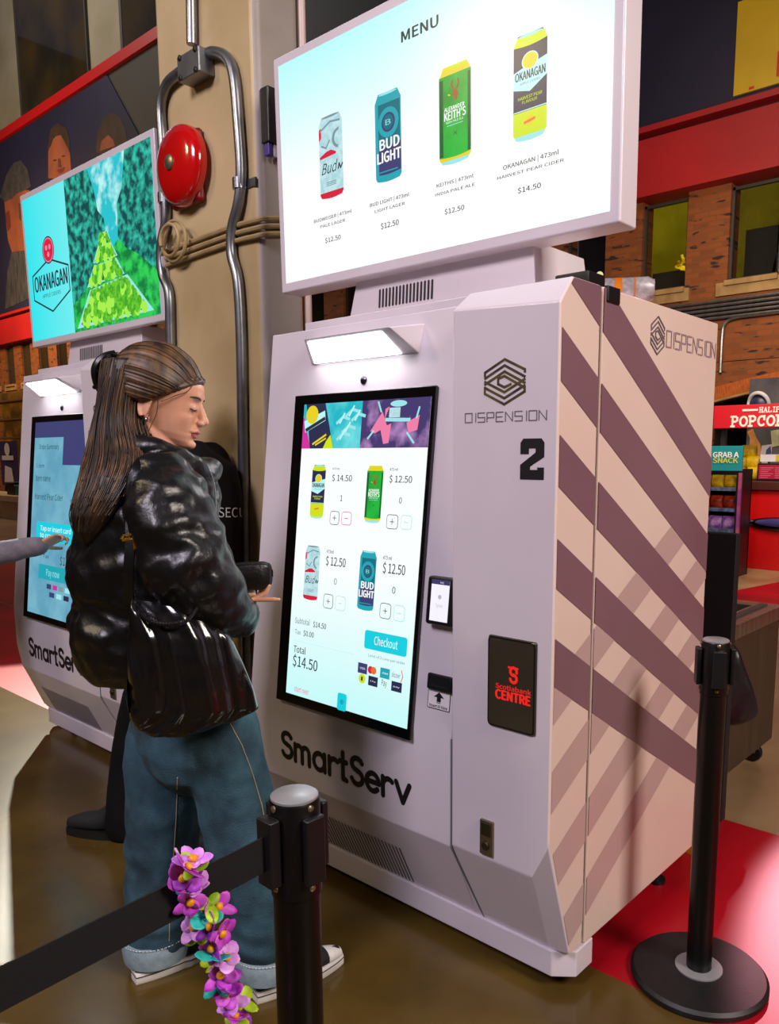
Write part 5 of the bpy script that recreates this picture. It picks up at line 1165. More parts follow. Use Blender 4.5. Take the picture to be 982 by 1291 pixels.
# eyes cast down: lashes; brows
def facept(y,z,guess=.10):
    """point on the face surface at local (y,z), found by ray casting on the body mesh"""
    o = Hc+Xh*.2+Yh*y+Zh*z-root_w; ok,loc,nr,_ = body.ray_cast(o,-Xh); return (loc+root_w, nr) if ok else (Hc+Xh*guess+Yh*y+Zh*z, Xh)
for sg in (-1,1):
    pts = []; 
    for i in range(7): y = .0185+.004*i; p,nn = facept(sg*y,.0225-.0035*math.sin(PI*i/6)); pts.append(p+nn*.0012)
    bb = MB(); bb.tube(pts,[.0006,.0011,.0014,.0016,.0016,.0015,.0008],6)
    for i in range(1,7): bb.tube([pts[i],pts[i]+Xh*.0065-Zh*.0035+Yh*sg*.001*i],[.0006,.0002],4)
    obj('eyelashes', bb, m_ink, wm, smooth=True)
    pts = []
    for i in range(8): y = .013+.0052*i; p,nn = facept(sg*y,.0465+.004*math.sin(PI*i/8)); pts.append(p+nn*.0006)
    bb = MB(); bb.tube(pts,[.0018,.0029,.0031,.003,.0027,.0024,.0018,.0008],6,flat=.5); obj('eyebrow', bb, mat('brow_brown','#2a1a12',.7), wm, smooth=True)
# hair -------------------------------------------------------------
random.seed(2)
hb = MB()
# under layer: back of the skull
Lc = lambda x,y,z: Hc+Xh*x+Yh*y+Zh*z
def hnoise(a, t, k=1.0): return .0022*noise.noise(V((a*6.0*k,t*1.3,3.1)))+.0018*noise.noise(V((a*19*k,t*.9,8.2)))+.0014*noise.noise(V((a*48*k,t*.7,1.2)))
lev = [(455,133,196,.066,-.01),(478,131,195,.080,-.012),(500,131,189,.085,-.014),(520,127,187,.085,-.02),(545,121,189,.084,-.035),(572,113,202,.080,-.075),(600,107,190,.072,-.125),(625,100,174,.066,-.150),(648,94,154,.056,-.165),(668,96,136,.040,-.165),(684,104,122,.018,-.16)]
rs = []; NN = 120
for k,(y,l,r,th_,of_) in enumerate(lev):
    c = Wp((l+r)/2,y,of_); hw = (r-l)/2/510
    rs.append([c+RT*(hw*math.cos(2*PI*i/NN))*(1+.0)+FH*th_*math.sin(2*PI*i/NN) for i in range(NN)])
fine = []
for k in range(len(rs)-1):
    for j in range(5):
        t = j/5; fine.append([rs[k][i].lerp(rs[k+1][i],t) for i in range(NN)])
fine.append(rs[-1])
for k,r in enumerate(fine):
    c = sum(r,V())/NN
    for i in range(NN):
        d = (r[i]-c); 
        if d.length > 1e-5: r[i] = r[i]+d.normalized()*hnoise(i/NN*6.28+.2*math.sin(k*.09),k*.05)*1.5
c0_ = Hc+Xh*-.070+Zh*.088
fine = [[c0_.lerp(p,t)+Zh*.012*(1-t) for p in fine[0]] for t in (.02,.4,.8)]+fine
hb.rings(fine)
hair = obj('hair', hb, m_hairb, wm, smooth=True, angle=180)
# top section combed back to the clip
tb = MB(); S_, T_ = 150, 26
hl = smooth_path([(.006,-.084,.018),(.036,-.083,.040),(.066,-.071,.064),(.090,-.045,.088),(.0985,0,.098),(.090,.045,.088),(.066,.071,.064),(.036,.083,.040),(.006,.084,.018)],12)
clipL = V((-.128,0,.062))
ec, erad = V((-.012,0,.040)), V((.114,.093,.116))
rows = []
for i in range(S_+1):
    f = i/S_*(len(hl)-1); j = min(int(f),len(hl)-2); st = hl[j].lerp(hl[j+1],f-j); row = []
    ed = V((clipL.x+.002*math.sin(i), .030*(i/S_-.5)*2*1.0, clipL.z-.030+.06*(1-abs(i/S_-.5)*2)))
    for t_ in range(T_+1):
        t = t_/T_; p = st.lerp(ed,t); q = p-ec; k = math.sqrt((q.x/erad.x)**2+(q.y/erad.y)**2+(q.z/erad.z)**2)
        onE = ec+q/k; w = min(1,.35+t*9)*min(1,(1-t)*3.2)**.7; p = p.lerp(onE,w)
        nr = V(((p.x-ec.x)/erad.x**2,(p.y-ec.y)/erad.y**2,(p.z-ec.z)/erad.z**2)).normalized()
        p = p+nr*(hnoise(i/S_*5,t*1.4)*1.1*min(1,.15+t*5)+.003*math.sin(PI*t))
        row.append(Lc(p.x,p.y,p.z))
    rows.append(row)
tb.v = [p for r in rows for p in r]
for i in range(S_):
    for t_ in range(T_): a_ = i*(T_+1)+t_; tb.f.append([a_,a_+1,a_+T_+2,a_+T_+1]); tb.m.append(0)
top = obj('hair_top', tb, m_hairl, hair, smooth=True, angle=180); sm = top.modifiers.new('s','SOLIDIFY'); sm.thickness = .014; sm.offset = -1
# loose strands
sb = MB()
for k in range(260):
    i = random.randrange(NN); off = random.uniform(.0004,.003); pts = []
    k0 = random.randrange(3,14); k1 = random.randrange(30,len(fine)-3)
    for q in range(k0,k1,5):
        c = sum(fine[q],V())/NN; d = (fine[q][i]-c).normalized(); pts.append(fine[q][i]+d*off)
    if len(pts) > 2: sb.tube(smooth_path(pts,3),random.uniform(.0007,.0016),5,m=0 if random.random() < .45 else 1)
for k in range(34):
    i = random.randrange(2,S_-2); pts = [p+(p-Hc).normalized()*random.uniform(.0004,.0022) for p in rows[i][0:T_:3]]; sb.tube(smooth_path(pts,3),random.uniform(.0005,.0011),5,m=1 if random.random() < .75 else 0)
for q in ([(.012,-.083,.02),(.010,-.088,-.02),(.004,-.086,-.07),(.02,-.082,-.125)],[(.02,-.082,.03),(.025,-.083,-.01),(.016,-.081,-.06),(.03,-.08,-.10)],[(.084,-.03,.098),(.080,-.062,.062),(.055,-.078,.040),(.03,-.084,.02)]): sb.tube(smooth_path([Lc(*p) for p in q],5),.0011,5,m=1)
obj('hair_strand', sb, [m_hairb,m_hairl], hair, smooth=True)
# claw clip
cb = MB(); cp = Lc(-.130,0,.066)
for sg in (-1,1):
    pts = [Lc(-.118,sg*.012,.104),Lc(-.140,sg*.020,.085),Lc(-.150,sg*.024,.055),Lc(-.143,sg*.018,.022),Lc(-.130,sg*.012,.0)]
    P = smooth_path(pts,5); cb.tube(P,[.006+.005*math.sin(PI*i/(len(P)-1)) for i in range(len(P))],8)
    for i in range(2,len(P)-2,3): d = V(Yh)*sg; cb.tube([P[i],P[i]+d*.022+Xh*.022],[.0045,.0025],6)
for i in range(5): cb.tube([Lc(-.152+.003*abs(i-2),-.022,.075-.016*i),Lc(-.152+.003*abs(i-2),.022,.075-.016*i)],.0052,7)
obj('hair_clip', cb, mat('clip_black','#0c0b0d',.25,coat=.5), hair, smooth=True)
e_ = Lc(.006,-.0815,-.030); bb = MB(); bb.ell(e_,Xh*.0052,Yh*.0045,Zh*.0052,12,8); obj('earring', bb, mat('earring_silver','#cfc9c0',.15,.95), wm, smooth=True)
# jacket ------------------------------------------------------------
jb = MB()
lv = [(566,204,.064,.074),(580,205,.074,.086),(592,202,.092,.13),(606,200,.118,.195),(630,194,.145,.222),(665,190,.166,.232),(700,186,.176,.236),(735,186,.180,.238),(752,187,.172,.230),(760,188,.172,.230),(785,190,.192,.240),(815,192,.192,.240),(836,194,.176,.226),(846,195,.158,.208)]
jb.rings([er(Wp(cx_,y,.0),F1,S1,a*.98,bb*.92,tilt=F1*-.08) for y,cx_,a,bb in lv])
limb(jb,[Wp(206,612,-.15),Wp(219,660,-.20),Wp(240,722,-.22),Wp(270,757,-.18),Wp(296,777,-.12),Wp(303,775,-.105)],[.080,.098,.094,.078,.054,.046],20)
limb(jb,[Wp(196,606,.14),Wp(225,665,.2),Wp(252,716,.19),Wp(285,745,.08),Wp(297,746,.03)],[.08,.092,.086,.066,.048],20)
# collar and front edge
cr = []
for i in range(20):
    a = 2*PI*i/20; c = Wp(214,590,-.0)+F1*.092*math.cos(a)+S1*.105*math.sin(a)+V((0,0,.022-.035*math.cos(a))); cr.append(c)
jb.tube(cr+[cr[0],cr[1]],.027,10)
limb(jb,[Wp(250,598,-.03),Wp(259,625,-.04),Wp(262,665,-.04),Wp(262,715,-.04)],[.020,.026,.022,.018],10); limb(jb,[Wp(252,596,.05),Wp(262,620,.03),Wp(266,640,.0)],[.026,.03,.02],10)
elbow_c = elR
def jdisp(co,n):
    d = 0.010*noise.noise(co*9)+.006*noise.noise(co*21+V((3,1,2)))
    q = co-shR; along = (wrR-shR).normalized(); t = q.dot(along); near = math.exp(-((co-shR.lerp(wrR,.55)).length/.24)**2)
    fold = math.sin(t*62+4.2*noise.noise(co*6))*.5+math.sin(t*105+3*noise.noise(co*9+V((9,0,0))))*.28
    d += near*(.0085*fold+.0035*ridged(co,16,(1,1,1.2),3))
    d += (1-near)*.0075*ridged(co,5.5,(1,1,1.9),4)+.0045*ridged(co+V((0,0,.05*noise.noise(co*5))),13,(1,1,1.6),1.7)
    return d
mej = fuse(jb,.0065,3,.5,jdisp); 
jacket = mobj('jacket', mej, m_leather, wm); 
for nm in ('subsurf',): md = jacket.modifiers.new(nm,'SUBSURF'); md.levels = md.render_levels = 1
zb_ = MB(); zb_.tube(smooth_path([Wp(262,588,-.065),Wp(270,610,-.066),Wp(272,650,-.066),Wp(270,700,-.066)],5),.0016,6); obj('zip_edge', zb_, mat('zip_silver','#b8b6ba',.3,.9), jacket, smooth=True)
# seam over the shoulder
# jeans -------------------------------------------------------------
pb = MB()
pb.rings([er(Wp(cx_,y,0),F2,S2,a,bb) for y,cx_,a,bb in ((830,212,.10,.145),(870,226,.122,.172),(905,238,.128,.184),(935,243,.128,.186),(962,244,.112,.165),(985,243,.07,.11))])
cufA, cufB = Wp(199,1196,.05), Wp(339,1222,-.06)
def leg(pts, rr): limb(pb,pts,rr,22,6)
leg([Wp(212,925,.055),Wp(206,985,.055),Wp(204,1060,.055),Wp(200,1130,.05),Wp(198,1168,.045)],[.098,.096,.092,.087,.085])
leg([Wp(276,925,-.07),Wp(290,985,-.08),Wp(305,1060,-.08),Wp(322,1130,-.07),Wp(335,1190,-.06)],[.096,.094,.088,.082,.080])
def pdisp(co,n):
    d = .007*noise.noise(co*8+V((2,2,2)))+.006*ridged(co,6,(1,1,.75),2)+.0022*ridged(co,17,(1,1,.8),5)
    for kn in (kneeA,kneeB): r_ = (co-kn); d += .006*math.exp(-(r_.length/.13)**2)*math.sin(r_.z*48+3*noise.noise(co*7))
    d += .004*math.exp(-((co.z-.12)/.07)**2)*math.sin(co.z*90+5*noise.noise(co*8))
    return d
mp_ = fuse(pb,.0065,3,.5,pdisp); jeans = mobj('jeans', mp_, m_denim, wm); md = jeans.modifiers.new('subsurf','SUBSURF'); md.levels = md.render_levels = 1
for nm,top_,bot_,r0 in (('A',Wp(198,1174,.045),Wp(198,1201,.045),.088),('B',Wp(336,1194,-.06),Wp(338,1221,-.06),.084)):
    bb = MB(); prof = [(r0-.012,-.004),(r0-.002,0),(r0,.01),(r0+.002,.03),(r0+.002,.05),(r0-.002,.060),(r0-.012,.058)]
    ax = (top_-bot_); hgt = ax.length; 
    bb.rings([er(bot_+V((0,0,z_*hgt/.060)),F2,S2,r*(1+.0),r*.98,40) for r,z_ in prof],cap=False)
    bb.rings([er(bot_+V((0,0,z_*hgt/.060)),F2,S2,r,r*.98,40) for r,z_ in ((r0-.012,-.004),(r0-.012,.05))],cap=False)
    cf = obj('cuff', bb, m_denim2, jeans, smooth=True); 
    bb = MB(); rr_ = er(bot_+V((0,0,hgt*.97)),F2,S2,r0+.003,(r0+.003)*.98,60)
    for i in range(0,60): bb.tube([rr_[i],rr_[i].lerp(rr_[(i+1)%60],.62)],.0012,5)
    obj('cuff_stitching', bb, mat('stitch_white','#c8ccd0',.7), cf, smooth=True)
def surf_line(o, pts, r, name, m, parent, lift=.001):
    """thread laid on a surface along image points (seen from the camera)"""
    P = []
    for u,v in pts:
        d = ray(u,v); org = ORG[o.name]; ok,loc,nr,_ = o.ray_cast(CAM-org, d.normalized())
        if ok: P.append(loc+org+nr*lift)
    if len(P) > 2:
        bb = MB(); bb.tube(P, r, 5); obj(name, bb, m, parent, smooth=True)
bpy.context.view_layer.update()
def lin_pts(P,n=26):
    out = []
    for i in range(len(P)-1):
        for j in range(n//(len(P)-1)+1): t = j/(n//(len(P)-1)+1); out.append((P[i][0]+(P[i+1][0]-P[i][0])*t,P[i][1]+(P[i+1][1]-P[i][1])*t))
    return out+[P[-1]]
surf_line(jeans,lin_pts([(224,980),(222,1030),(218,1090),(214,1150),(213,1186)]),.0011,'inner_seam',m_stitch,jeans)
surf_line(jeans,lin_pts([(290,912),(305,940),(318,975),(330,1015),(336,1050)]),.0011,'side_seam',m_stitch,jeans)
# shoes -------------------------------------------------------------
def shoe(h, t, parent, name='shoe'):
    d = (t-h); L = d.length; d.normalize(); s = V((d.y,-d.x,0)); up = V((0,0,1))
    def out(k): # half width along the shoe
        x = k; return .036*(math.sin(PI*min(1,(x*.86+.10)))**.55)*(1.06 if x > .5 else .92)
    rs = []; N = 18; 
    def outline(z, g):
        P = []
        for i in range(N+1): k = i/N; P.append(h+d*L*(k*(1+0*g))+s*(out(k)+g)*(1 if True else 0)+up*z)
        for i in range(N,-1,-1): k = i/N; P.append(h+d*L*k-s*(out(k)+g)+up*z)
        return P
    sole = MB(); sole.rings([outline(.0,0),outline(.004,.002),outline(.026,.002),outline(.030,0)])
    up_ = MB(); rr = []
    for i in range(15):
        k = .015+.955*i/14; w = out(k)-.002
        hgt = .105 if k < .2 else (.105-.055*min(1,(k-.2)/.35) if k < .55 else .05-.022*((k-.55)/.45)**2)
        c = h+d*L*k+up*.02; rr.append([c+s*w*math.copysign(abs(math.cos(a))**.75,math.cos(a))*(1 if math.sin(a) < .5 else .9)+up*hgt*(.5+.5*math.sin(a)) for a in [2*PI*j/20 for j in range(20)]])
    up_.rings(rr)
    sh = obj(name, up_, m_canvas, parent, smooth=True, angle=70)
    so = obj('sole', sole, m_rubber, sh, smooth=True, angle=50)
    ln = MB(); P = outline(.0215,.0032); ln.tube(P+[P[0],P[1]],.0014,5); obj('sole_stripe', ln, m_ink, sh, smooth=True)
    tc = MB(); rr = []
    for i in range(8):
        k = .80+.185*i/7; w = out(k)+.0012; hg = (.047-.020*((k-.72)/.28)**2); c = h+d*L*k+up*.018
        rr.append([c+s*w*math.copysign(abs(math.cos(a))**.75,math.cos(a))+up*hg*(.5+.5*math.sin(a)) for a in [2*PI*j/18 for j in range(18)]])
    tc.rings(rr); obj('toe_cap', tc, m_rubber, sh, smooth=True, angle=60)
    la = MB()
    for i in range(5): k = .40+.07*i; c = h+d*L*k+up*(.095-.045*min(1,(k-.2)/.35)+.020); la.tube([c+s*.020-up*.006,c+up*.002,c-s*.020-up*.006],.0022,6)
    obj('laces', la, m_rubber, sh, smooth=True)
    ey = MB()
    for i in range(4):
        for sg in (-1,1): k = .38+.07*i; c = h+d*L*k+s*sg*.030+up*(.075-.03*(k-.2)/.35); ey.ell(c,V((.003,0,0)),V((0,.003,0)),V((0,0,.003)),8,5)
    obj('eyelets', ey, mat('eyelet','#c8c8cc',.3,.8), sh, smooth=True)
    return sh
shoe(fA0,fA1,wm); shoe(fB0,fB1,wm)
# wallet in her hand -------------------------------------------------
wc = Wp(315,727,-.075); wx = (RT*.94+FH*.30).normalized(); wz = V((0,0,1)); wy = wz.cross(wx)
wl = thing('wallet','black zip wallet held up in the hand of the person in the leather jacket','wallet',wc-V((0,0,.034)))
b = MB(); rs = []
for t,sc in ((-1,.82),(-.7,.98),(0,1),(.7,.98),(1,.82)):
    P = []
    for i in range(28):
        a = 2*PI*i/28; ca,sa = math.cos(a),math.sin(a); P.append(wc+wx*.052*sc*math.copysign(abs(ca)**.45,ca)+wz*(.034*sc*math.copysign(abs(sa)**.5,sa)+.003*ca)+wy*.014*t)
    rs.append(P)
b.rings(rs); obj('wallet_body', b, mat('wallet_black','#0b0a0c',.35,0,'#121114',30,bump=.1,bscale=150), wl, smooth=True, angle=60)
b = MB(); P = [p+wx*.0 for p in [wc+wx*.0525*math.copysign(abs(math.cos(a))**.45,math.cos(a))+wz*(.0345*math.copysign(abs(math.sin(a))**.5,math.sin(a))+.003*math.cos(a)) for a in [PI*(-.25)+PI*1.3*i/30 for i in range(31)]]]; b.tube(P,.0018,6); obj('zip', b, mat('zip_dark','#4a4a4e',.3,.8), wl, smooth=True)
b = MB(); b.obox(wc+wx*.054+wz*.006,wx*.002,wy*.003,wz*.009); obj('zip_pull', b, mat('zip_dark','#4a4a4e',.3,.8), wl, bevel=.001)
# tote bag on her shoulder --------------------------------------------
OB = -.285
def bagp(u,v,k=0): return Wp(u,v,OB+k)
tg = thing('tote_bag','large slouchy black leather tote bag hanging from the person\'s right shoulder','bag',bagp(240,925,.05))
lv = [(756,166,226,.004),(770,163,258,.030),(800,161,290,.055),(835,160,306,.062),(865,160,318,.066),(888,161,324,.064),(905,164,300,.055),(918,172,262,.04),(926,188,240,.02)]
b = MB(); NB = 96; rs = []
Fb = (RT*.93+FH*.36).normalized(); Sb = V((Fb.y,-Fb.x,0))
for y,l,r,th_ in lv:
    pl, pr_ = bagp(l,y,0), None
    d = ray(r,y); # right end on the plane through pl along Fb
    pr_ = onpl(r,y,pl,Sb); c = (pl+pr_)/2; hw = (pr_-pl).length/2
    zc_ = c.z
    rs.append([c+(pr_-pl)/2*math.copysign(abs(math.cos(2*PI*i/NB))**.8,math.cos(2*PI*i/NB))+Sb*th_*math.copysign(abs(math.sin(2*PI*i/NB))**.75,math.sin(2*PI*i/NB)) for i in range(NB)])
fr = []
for k in range(len(rs)-1):
    for j in range(6): t = j/6; fr.append([rs[k][i].lerp(rs[k+1][i],t) for i in range(NB)])
fr.append(rs[-1])
top0 = fr[0][0].z
for k,r in enumerate(fr):
    c = sum(r,V())/NB
    for i in range(NB):
        p = r[i]; a_ = (p-c).dot(Fb); f = .034*noise.noise(V((a_*17+1.5*noise.noise(V((a_*4,p.z*5,1))),p.z*2.2,.5)))+.017*noise.noise(V((a_*42,p.z*2.4,7)))+.006*noise.noise(V((a_*9,p.z*16,2)))
        sgn = 1 if (p-c).dot(Sb) > 0 else -1
        r[i] = p+Sb*sgn*f*(.4+.6*math.sin(PI*min(1,k/len(fr)*1.05)))
b.rings(fr); bagb = obj('bag_body', b, m_leather2, tg, smooth=True, angle=180)
b = MB(); P0_ = bagp(164,690,.03)
strap = [bagp(162,760,.03),bagp(162,720,.02),bagp(164,688,.03),bagp(165,650,.05),bagp(166,618,.06),bagp(172,592,.075),bagp(186,577,.105),bagp(200,570,.17),bagp(206,575,.23)]
P = smooth_path(strap,6); rs = []
for i,p in enumerate(P):
    t_ = (P[min(i+1,len(P)-1)]-P[max(i-1,0)]).normalized(); s_ = t_.cross(-FH).normalized(); n_ = s_.cross(t_).normalized(); rs.append([p+s_*.011+n_*.002,p-s_*.011+n_*.002,p-s_*.011-n_*.002,p+s_*.011-n_*.002])
b.rings(rs); obj('strap', b, m_leather2, tg, smooth=True, angle=40)
b = MB(); P = [bagp(170,745,.0),bagp(176,770,-.02),bagp(190,783,-.03),bagp(215,787,-.035),bagp(236,782,-.025),bagp(250,765,.0)]
P = smooth_path(P,7)
for i in range(0,len(P)-1): b.ell(P[i].lerp(P[i+1],.5),(P[i+1]-P[i])*.75,V((0,0,.0065)),V(FH)*.006,8,6)
obj('braided_handle', b, mat('handle_black','#141316',.3,coat=.3), tg, smooth=True)
b = MB(); q = bagp(162,682,-.0); P = [q+RT*.013*math.cos(a)+V((0,0,.013*math.sin(a))) for a in [2*PI*i/16 for i in range(16)]]; 
P = [q+RT*x+V((0,0,z_)) for x,z_ in ((-.016,.004),(-.010,.012),(.008,.014),(.013,.008),(.015,-.016),(.012,-.018),(.010,.004),(-.013,.0))]; b.tube(P,.0024,6); b.tube([q+RT*-.012+V((0,0,.004)),q+RT*.012+V((0,0,.006))],.002,6); obj('buckle', b, m_gold, tg, smooth=True)
# ---------------------------------------------------------------- security guard
HDG = 2.80
def Gp(u,v,off=0): return onpl(u,v,CAM+FH*(HDG+off),FH)
Fg = (RT*-.87+FH*.49).normalized(); Sg = V((Fg.y,-Fg.x,0))     # Sg = his right
g0 = onz(87,1049); g1 = g0+(RT*.86+FH*-.10).normalized()*.29
q0 = onz(240,1072); q1 = q0+(RT*.75+FH*-.3).normalized()*.29
gd = thing('person','person in a black security uniform standing behind the long haired person, face hidden','person',V(((g1.x+q1.x)/2,(g1.y+q1.y)/2,0)))
Hg = Gp(206,505,.02); Xg = (RT*-.93+FH*.30-V((0,0,.10))).normalized(); Yg = V((0,0,1)).cross(Xg).normalized(); Zg = Xg.cross(Yg)
b = MB(); Lg = head(b,Hg,Xg,Yg,Zg,.98)
limb(b,[Gp(224,585),Gp(218,555),Lg(-.012,0,-.02)],[.07,.06,.058],16)
gsR, gsL = Gp(262,585,.17), Gp(205,590,-.16); geR, geL = Gp(280,690,.10), Gp(196,690,-.20); gwR, gwL = Gp(240,745,-.05), Gp(165,735,-.15)
b.rings([er(Gp(cx_,y),Fg,Sg,a,bb) for y,cx_,a,bb in ((572,232,.06,.09),(590,235,.09,.18),(640,238,.11,.19),(720,236,.10,.17),(800,226,.10,.165),(860,216,.11,.17),(890,214,.09,.14))])
limb(b,[gsR,geR,gwR],[.052,.044,.03]); limb(b,[gsL,geL,gwL],[.052,.044,.03])
kA,kB = Gp(172,950,-.03),Gp(248,955,.0); aA,aB = g1+V((0,0,.1))+ (g0-g1)*.2, q1+V((0,0,.1))+(q0-q1)*.2
limb(b,[Gp(192,870,-.05),kA,aA],[.085,.06,.042]); limb(b,[Gp(234,870,.06),kB,aB],[.085,.06,.042])
for f1_,f0_,an in ((g1,g0,aA),(q1,q0,aB)): limb(b,[an,f1_.lerp(f0_,.45)+V((0,0,.05)),f1_.lerp(f0_,.75)+V((0,0,.04))],[.036,.026,.016])
hand(b,gwR,Fg+V((0,0,.1)),V((0,0,-1)),1,(.6,.7,.8,.9)); hand(b,gwL,Fg+V((0,0,.2)),V((0,0,-1)),-1,(.6,.7,.8,.9))
mobj('body', fuse(b,.005,4,.5,facecarve(Hg,Xg,Yg,Zg,.98)), m_skin_g, gd)
b = MB(); b.rings([er(Gp(cx_,y),Fg,Sg,a,bb) for y,cx_,a,bb in ((556,228,.07,.08),(572,232,.09,.13),(590,236,.125,.205),(640,238,.15,.225),(720,238,.15,.215),(800,230,.145,.205),(850,222,.14,.20),(872,220,.125,.185))])
limb(b,[gsR,gsR.lerp(geR,.5)+RT*.0,geR,gwR.lerp(geR,.15)],[.082,.08,.068,.05],18); limb(b,[gsL,geL,gwL.lerp(geL,.15)],[.082,.068,.05],18)
mg = fuse(b,.009,4,.5,lambda co,n: .007*noise.noise(co*8)+.004*ridged(co,7,(1,1,.6),3)); jg = mobj('jacket', mg, m_blk, gd)
b = MB(); b.rings([er(Gp(cx_,y),Fg,Sg,a,bb) for y,cx_,a,bb in ((840,222,.11,.17),(880,216,.125,.18),(915,212,.11,.16),(930,212,.08,.12))])
limb(b,[Gp(190,880,-.06),kA,aA+V((0,0,-.055))],[.098,.082,.078],18); limb(b,[Gp(236,880,.06),kB,aB+V((0,0,-.055))],[.098,.082,.078],18)
mobj('trousers', fuse(b,.009,4,.5,lambda co,n: .006*noise.noise(co*9)+.004*ridged(co,8,(1,1,.7),6)), m_blk, gd)
def boot(h,t,parent):
    d = t-h; L = d.length; d.normalize(); s = V((d.y,-d.x,0)); up = V((0,0,1)); rr = []
    out = lambda k: .046*(math.sin(PI*min(1,(k*.86+.10)))**.55)
    for i in range(15):
        k = .01+.98*i/14; w = out(k); hg = .14 if k < .25 else (.14-.075*min(1,(k-.25)/.35) if k < .6 else .065-.03*((k-.6)/.4)**2); c = h+d*L*k+up*.022
        rr.append([c+s*w*math.copysign(abs(math.cos(a))**.8,math.cos(a))+up*hg*(.5+.5*math.sin(a)) for a in [2*PI*j/20 for j in range(20)]])
    bt = obj('boot', MB().rings(rr), m_canvas, parent, smooth=True, angle=70)
    P = [h+d*L*(i/16)+s*(out(i/16)+.003) for i in range(17)]+[h+d*L*(i/16)-s*(out(i/16)+.003) for i in range(16,-1,-1)]
    obj('sole', MB().rings([[p for p in P],[p+up*.028 for p in P]]), mat('sole_black','#0a0a0c',.6), bt, smooth=True, angle=40)
    la = MB()
    for i in range(5): k = .34+.06*i; c = h+d*L*k+up*(.155-.075*min(1,(k-.25)/.35)); la.tube([c+s*.022-up*.008,c+up*.003,c-s*.022-up*.008],.0025,6)
    obj('laces', la, m_blackpl, bt, smooth=True)
boot(g1,g0,gd); boot(q1,q0,gd)
b = MB(); b.ell(Hg+Xg*-.018+Zg*.05,Xg*.108,Yg*.084,Zg*.098,24,16); obj('hair', b, mat('hair_black','#14100e',.6,0,'#1e1714',60,bump=.4,bscale=120), gd, smooth=True)
# SECURITY lettering on the jacket, projected on to its surface
bpy.context.view_layer.update()
vs,fs = glyphs('SECURITY'); x0_ = min(v[0] for v in vs); x1_ = max(v[0] for v in vs); tb_ = MB(); tb_.keep = True; okv = []
wid, hgt = 64, 12; capH = max(v[1] for v in glyphs('H')[0])
mapped = []
for x,y in vs:
    ok,loc,nr,_ = jg.ray_cast(CAM-ORG[jg.name], ray(275+(x-x0_)/(x1_-x0_)*wid, 652-y*hgt/capH).normalized()); mapped.append((loc+nr*.0018+ORG[jg.name]) if ok else None)
used = [f for f in fs if all(mapped[i] is not None for i in f)]
tb_.v = [p if p is not None else V(gsR) for p in mapped]; 
for f in used: tb_.f.append(list(f)); tb_.m.append(0)
if used: obj('lettering', tb_, mat('lettering_white','#d8d8de',.6), jg)
# ---------------------------------------------------------------- person reaching in from the left
Tp = onpl(91,668,V((0,.023,.663)),V((0,1,-SL)))     # where the finger meets the left kiosk's glass
def Ap(u,v,k=0): return onpl(u,v,Tp+FH*k,FH)
Pb = Tp-RT*.62-FH*.18; Fa = (RT*.80+FH*.60).normalized(); Sa = V((Fa.y,-Fa.x,0)); zb0 = 0
ap = thing('person','person in a grey sweater reaching in from the left to the kiosk screen','person',V((Pb.x,Pb.y,0)))
o = V((Pb.x,Pb.y,0)); Zu = V((0,0,1))
b = MB(); Ha = o+Zu*1.52; Lq = head(b,Ha,Fa,Zu.cross(Fa),Zu,.97)
limb(b,[o+Zu*1.36,o+Zu*1.42,Ha-Fa*.012-Zu*.02],[.06,.052,.055],14)
b.rings([er(o+Zu*z_,Fa,Sa,a,bb) for z_,a,bb in ((1.37,.05,.07),(1.34,.08,.15),(1.25,.10,.165),(1.1,.09,.14),(.98,.10,.15),(.85,.11,.165),(.78,.09,.14))])
wr = Ap(50,688,-.06); tip = Tp; hdir = (Ap(86,672,-.01)-wr).normalized(); elb = Ap(-42,694,-.12); shd = o+Zu*1.31+Sa*.18; shl = o+Zu*1.31-Sa*.18
limb(b,[shd,elb,wr],[.048,.040,.026]); limb(b,[shl,o+Zu*1.05-Sa*.25,o+Zu*.85-Sa*.2+Fa*.1],[.048,.04,.028])
tipsA = hand(b,wr,hdir,V((0,0,-.75))-FH*.5,-1,(.05,.55,.75,.85),.3,.93,.1); hand(b,o+Zu*.85-Sa*.2+Fa*.1,V((0,0,-1))+Fa*.2,Sa,1,(.3,.3,.35,.4))
for sg in (-1,1): limb(b,[o+Zu*.8+Sa*.09*sg,o+Zu*.46+Sa*.10*sg,o+Zu*.09+Sa*.10*sg-Fa*.03],[.08,.057,.038]); limb(b,[o+Zu*.09+Sa*.10*sg-Fa*.03,o+Zu*.04+Sa*.11*sg+Fa*.06,o+Zu*.035+Sa*.11*sg+Fa*.11],[.034,.024,.015])
mobj('body', fuse(b,.0038,4,.5,facecarve(Ha,Fa,Zu.cross(Fa),Zu,.97)), m_skin_a, ap)
b = MB(); b.rings([er(o+Zu*z_,Fa,Sa,a,bb) for z_,a,bb in ((1.40,.065,.075),(1.36,.09,.13),(1.30,.115,.19),(1.2,.13,.195),(1.0,.125,.18),(.86,.135,.19),(.80,.125,.18))])
limb(b,[shd,elb,wr.lerp(elb,.02)],[.075,.058,.042],16); limb(b,[shl,o+Zu*1.05-Sa*.25,o+Zu*.87-Sa*.2+Fa*.1],[.075,.058,.045],16)
mobj('sweater', fuse(b,.008,3,.5,lambda co,n: .004*noise.noise(co*14)+.003*ridged(co,9,(1,1,1),8)), m_grysw, ap)
b = MB(); b.rings([er(o+Zu*z_,Fa,Sa,a,bb) for z_,a,bb in ((.86,.115,.17),(.80,.125,.18),(.74,.11,.165),(.70,.07,.12))])
for sg in (-1,1): limb(b,[o+Zu*.78+Sa*.09*sg,o+Zu*.45+Sa*.10*sg,o+Zu*.08+Sa*.10*sg-Fa*.03],[.095,.07,.06],16)
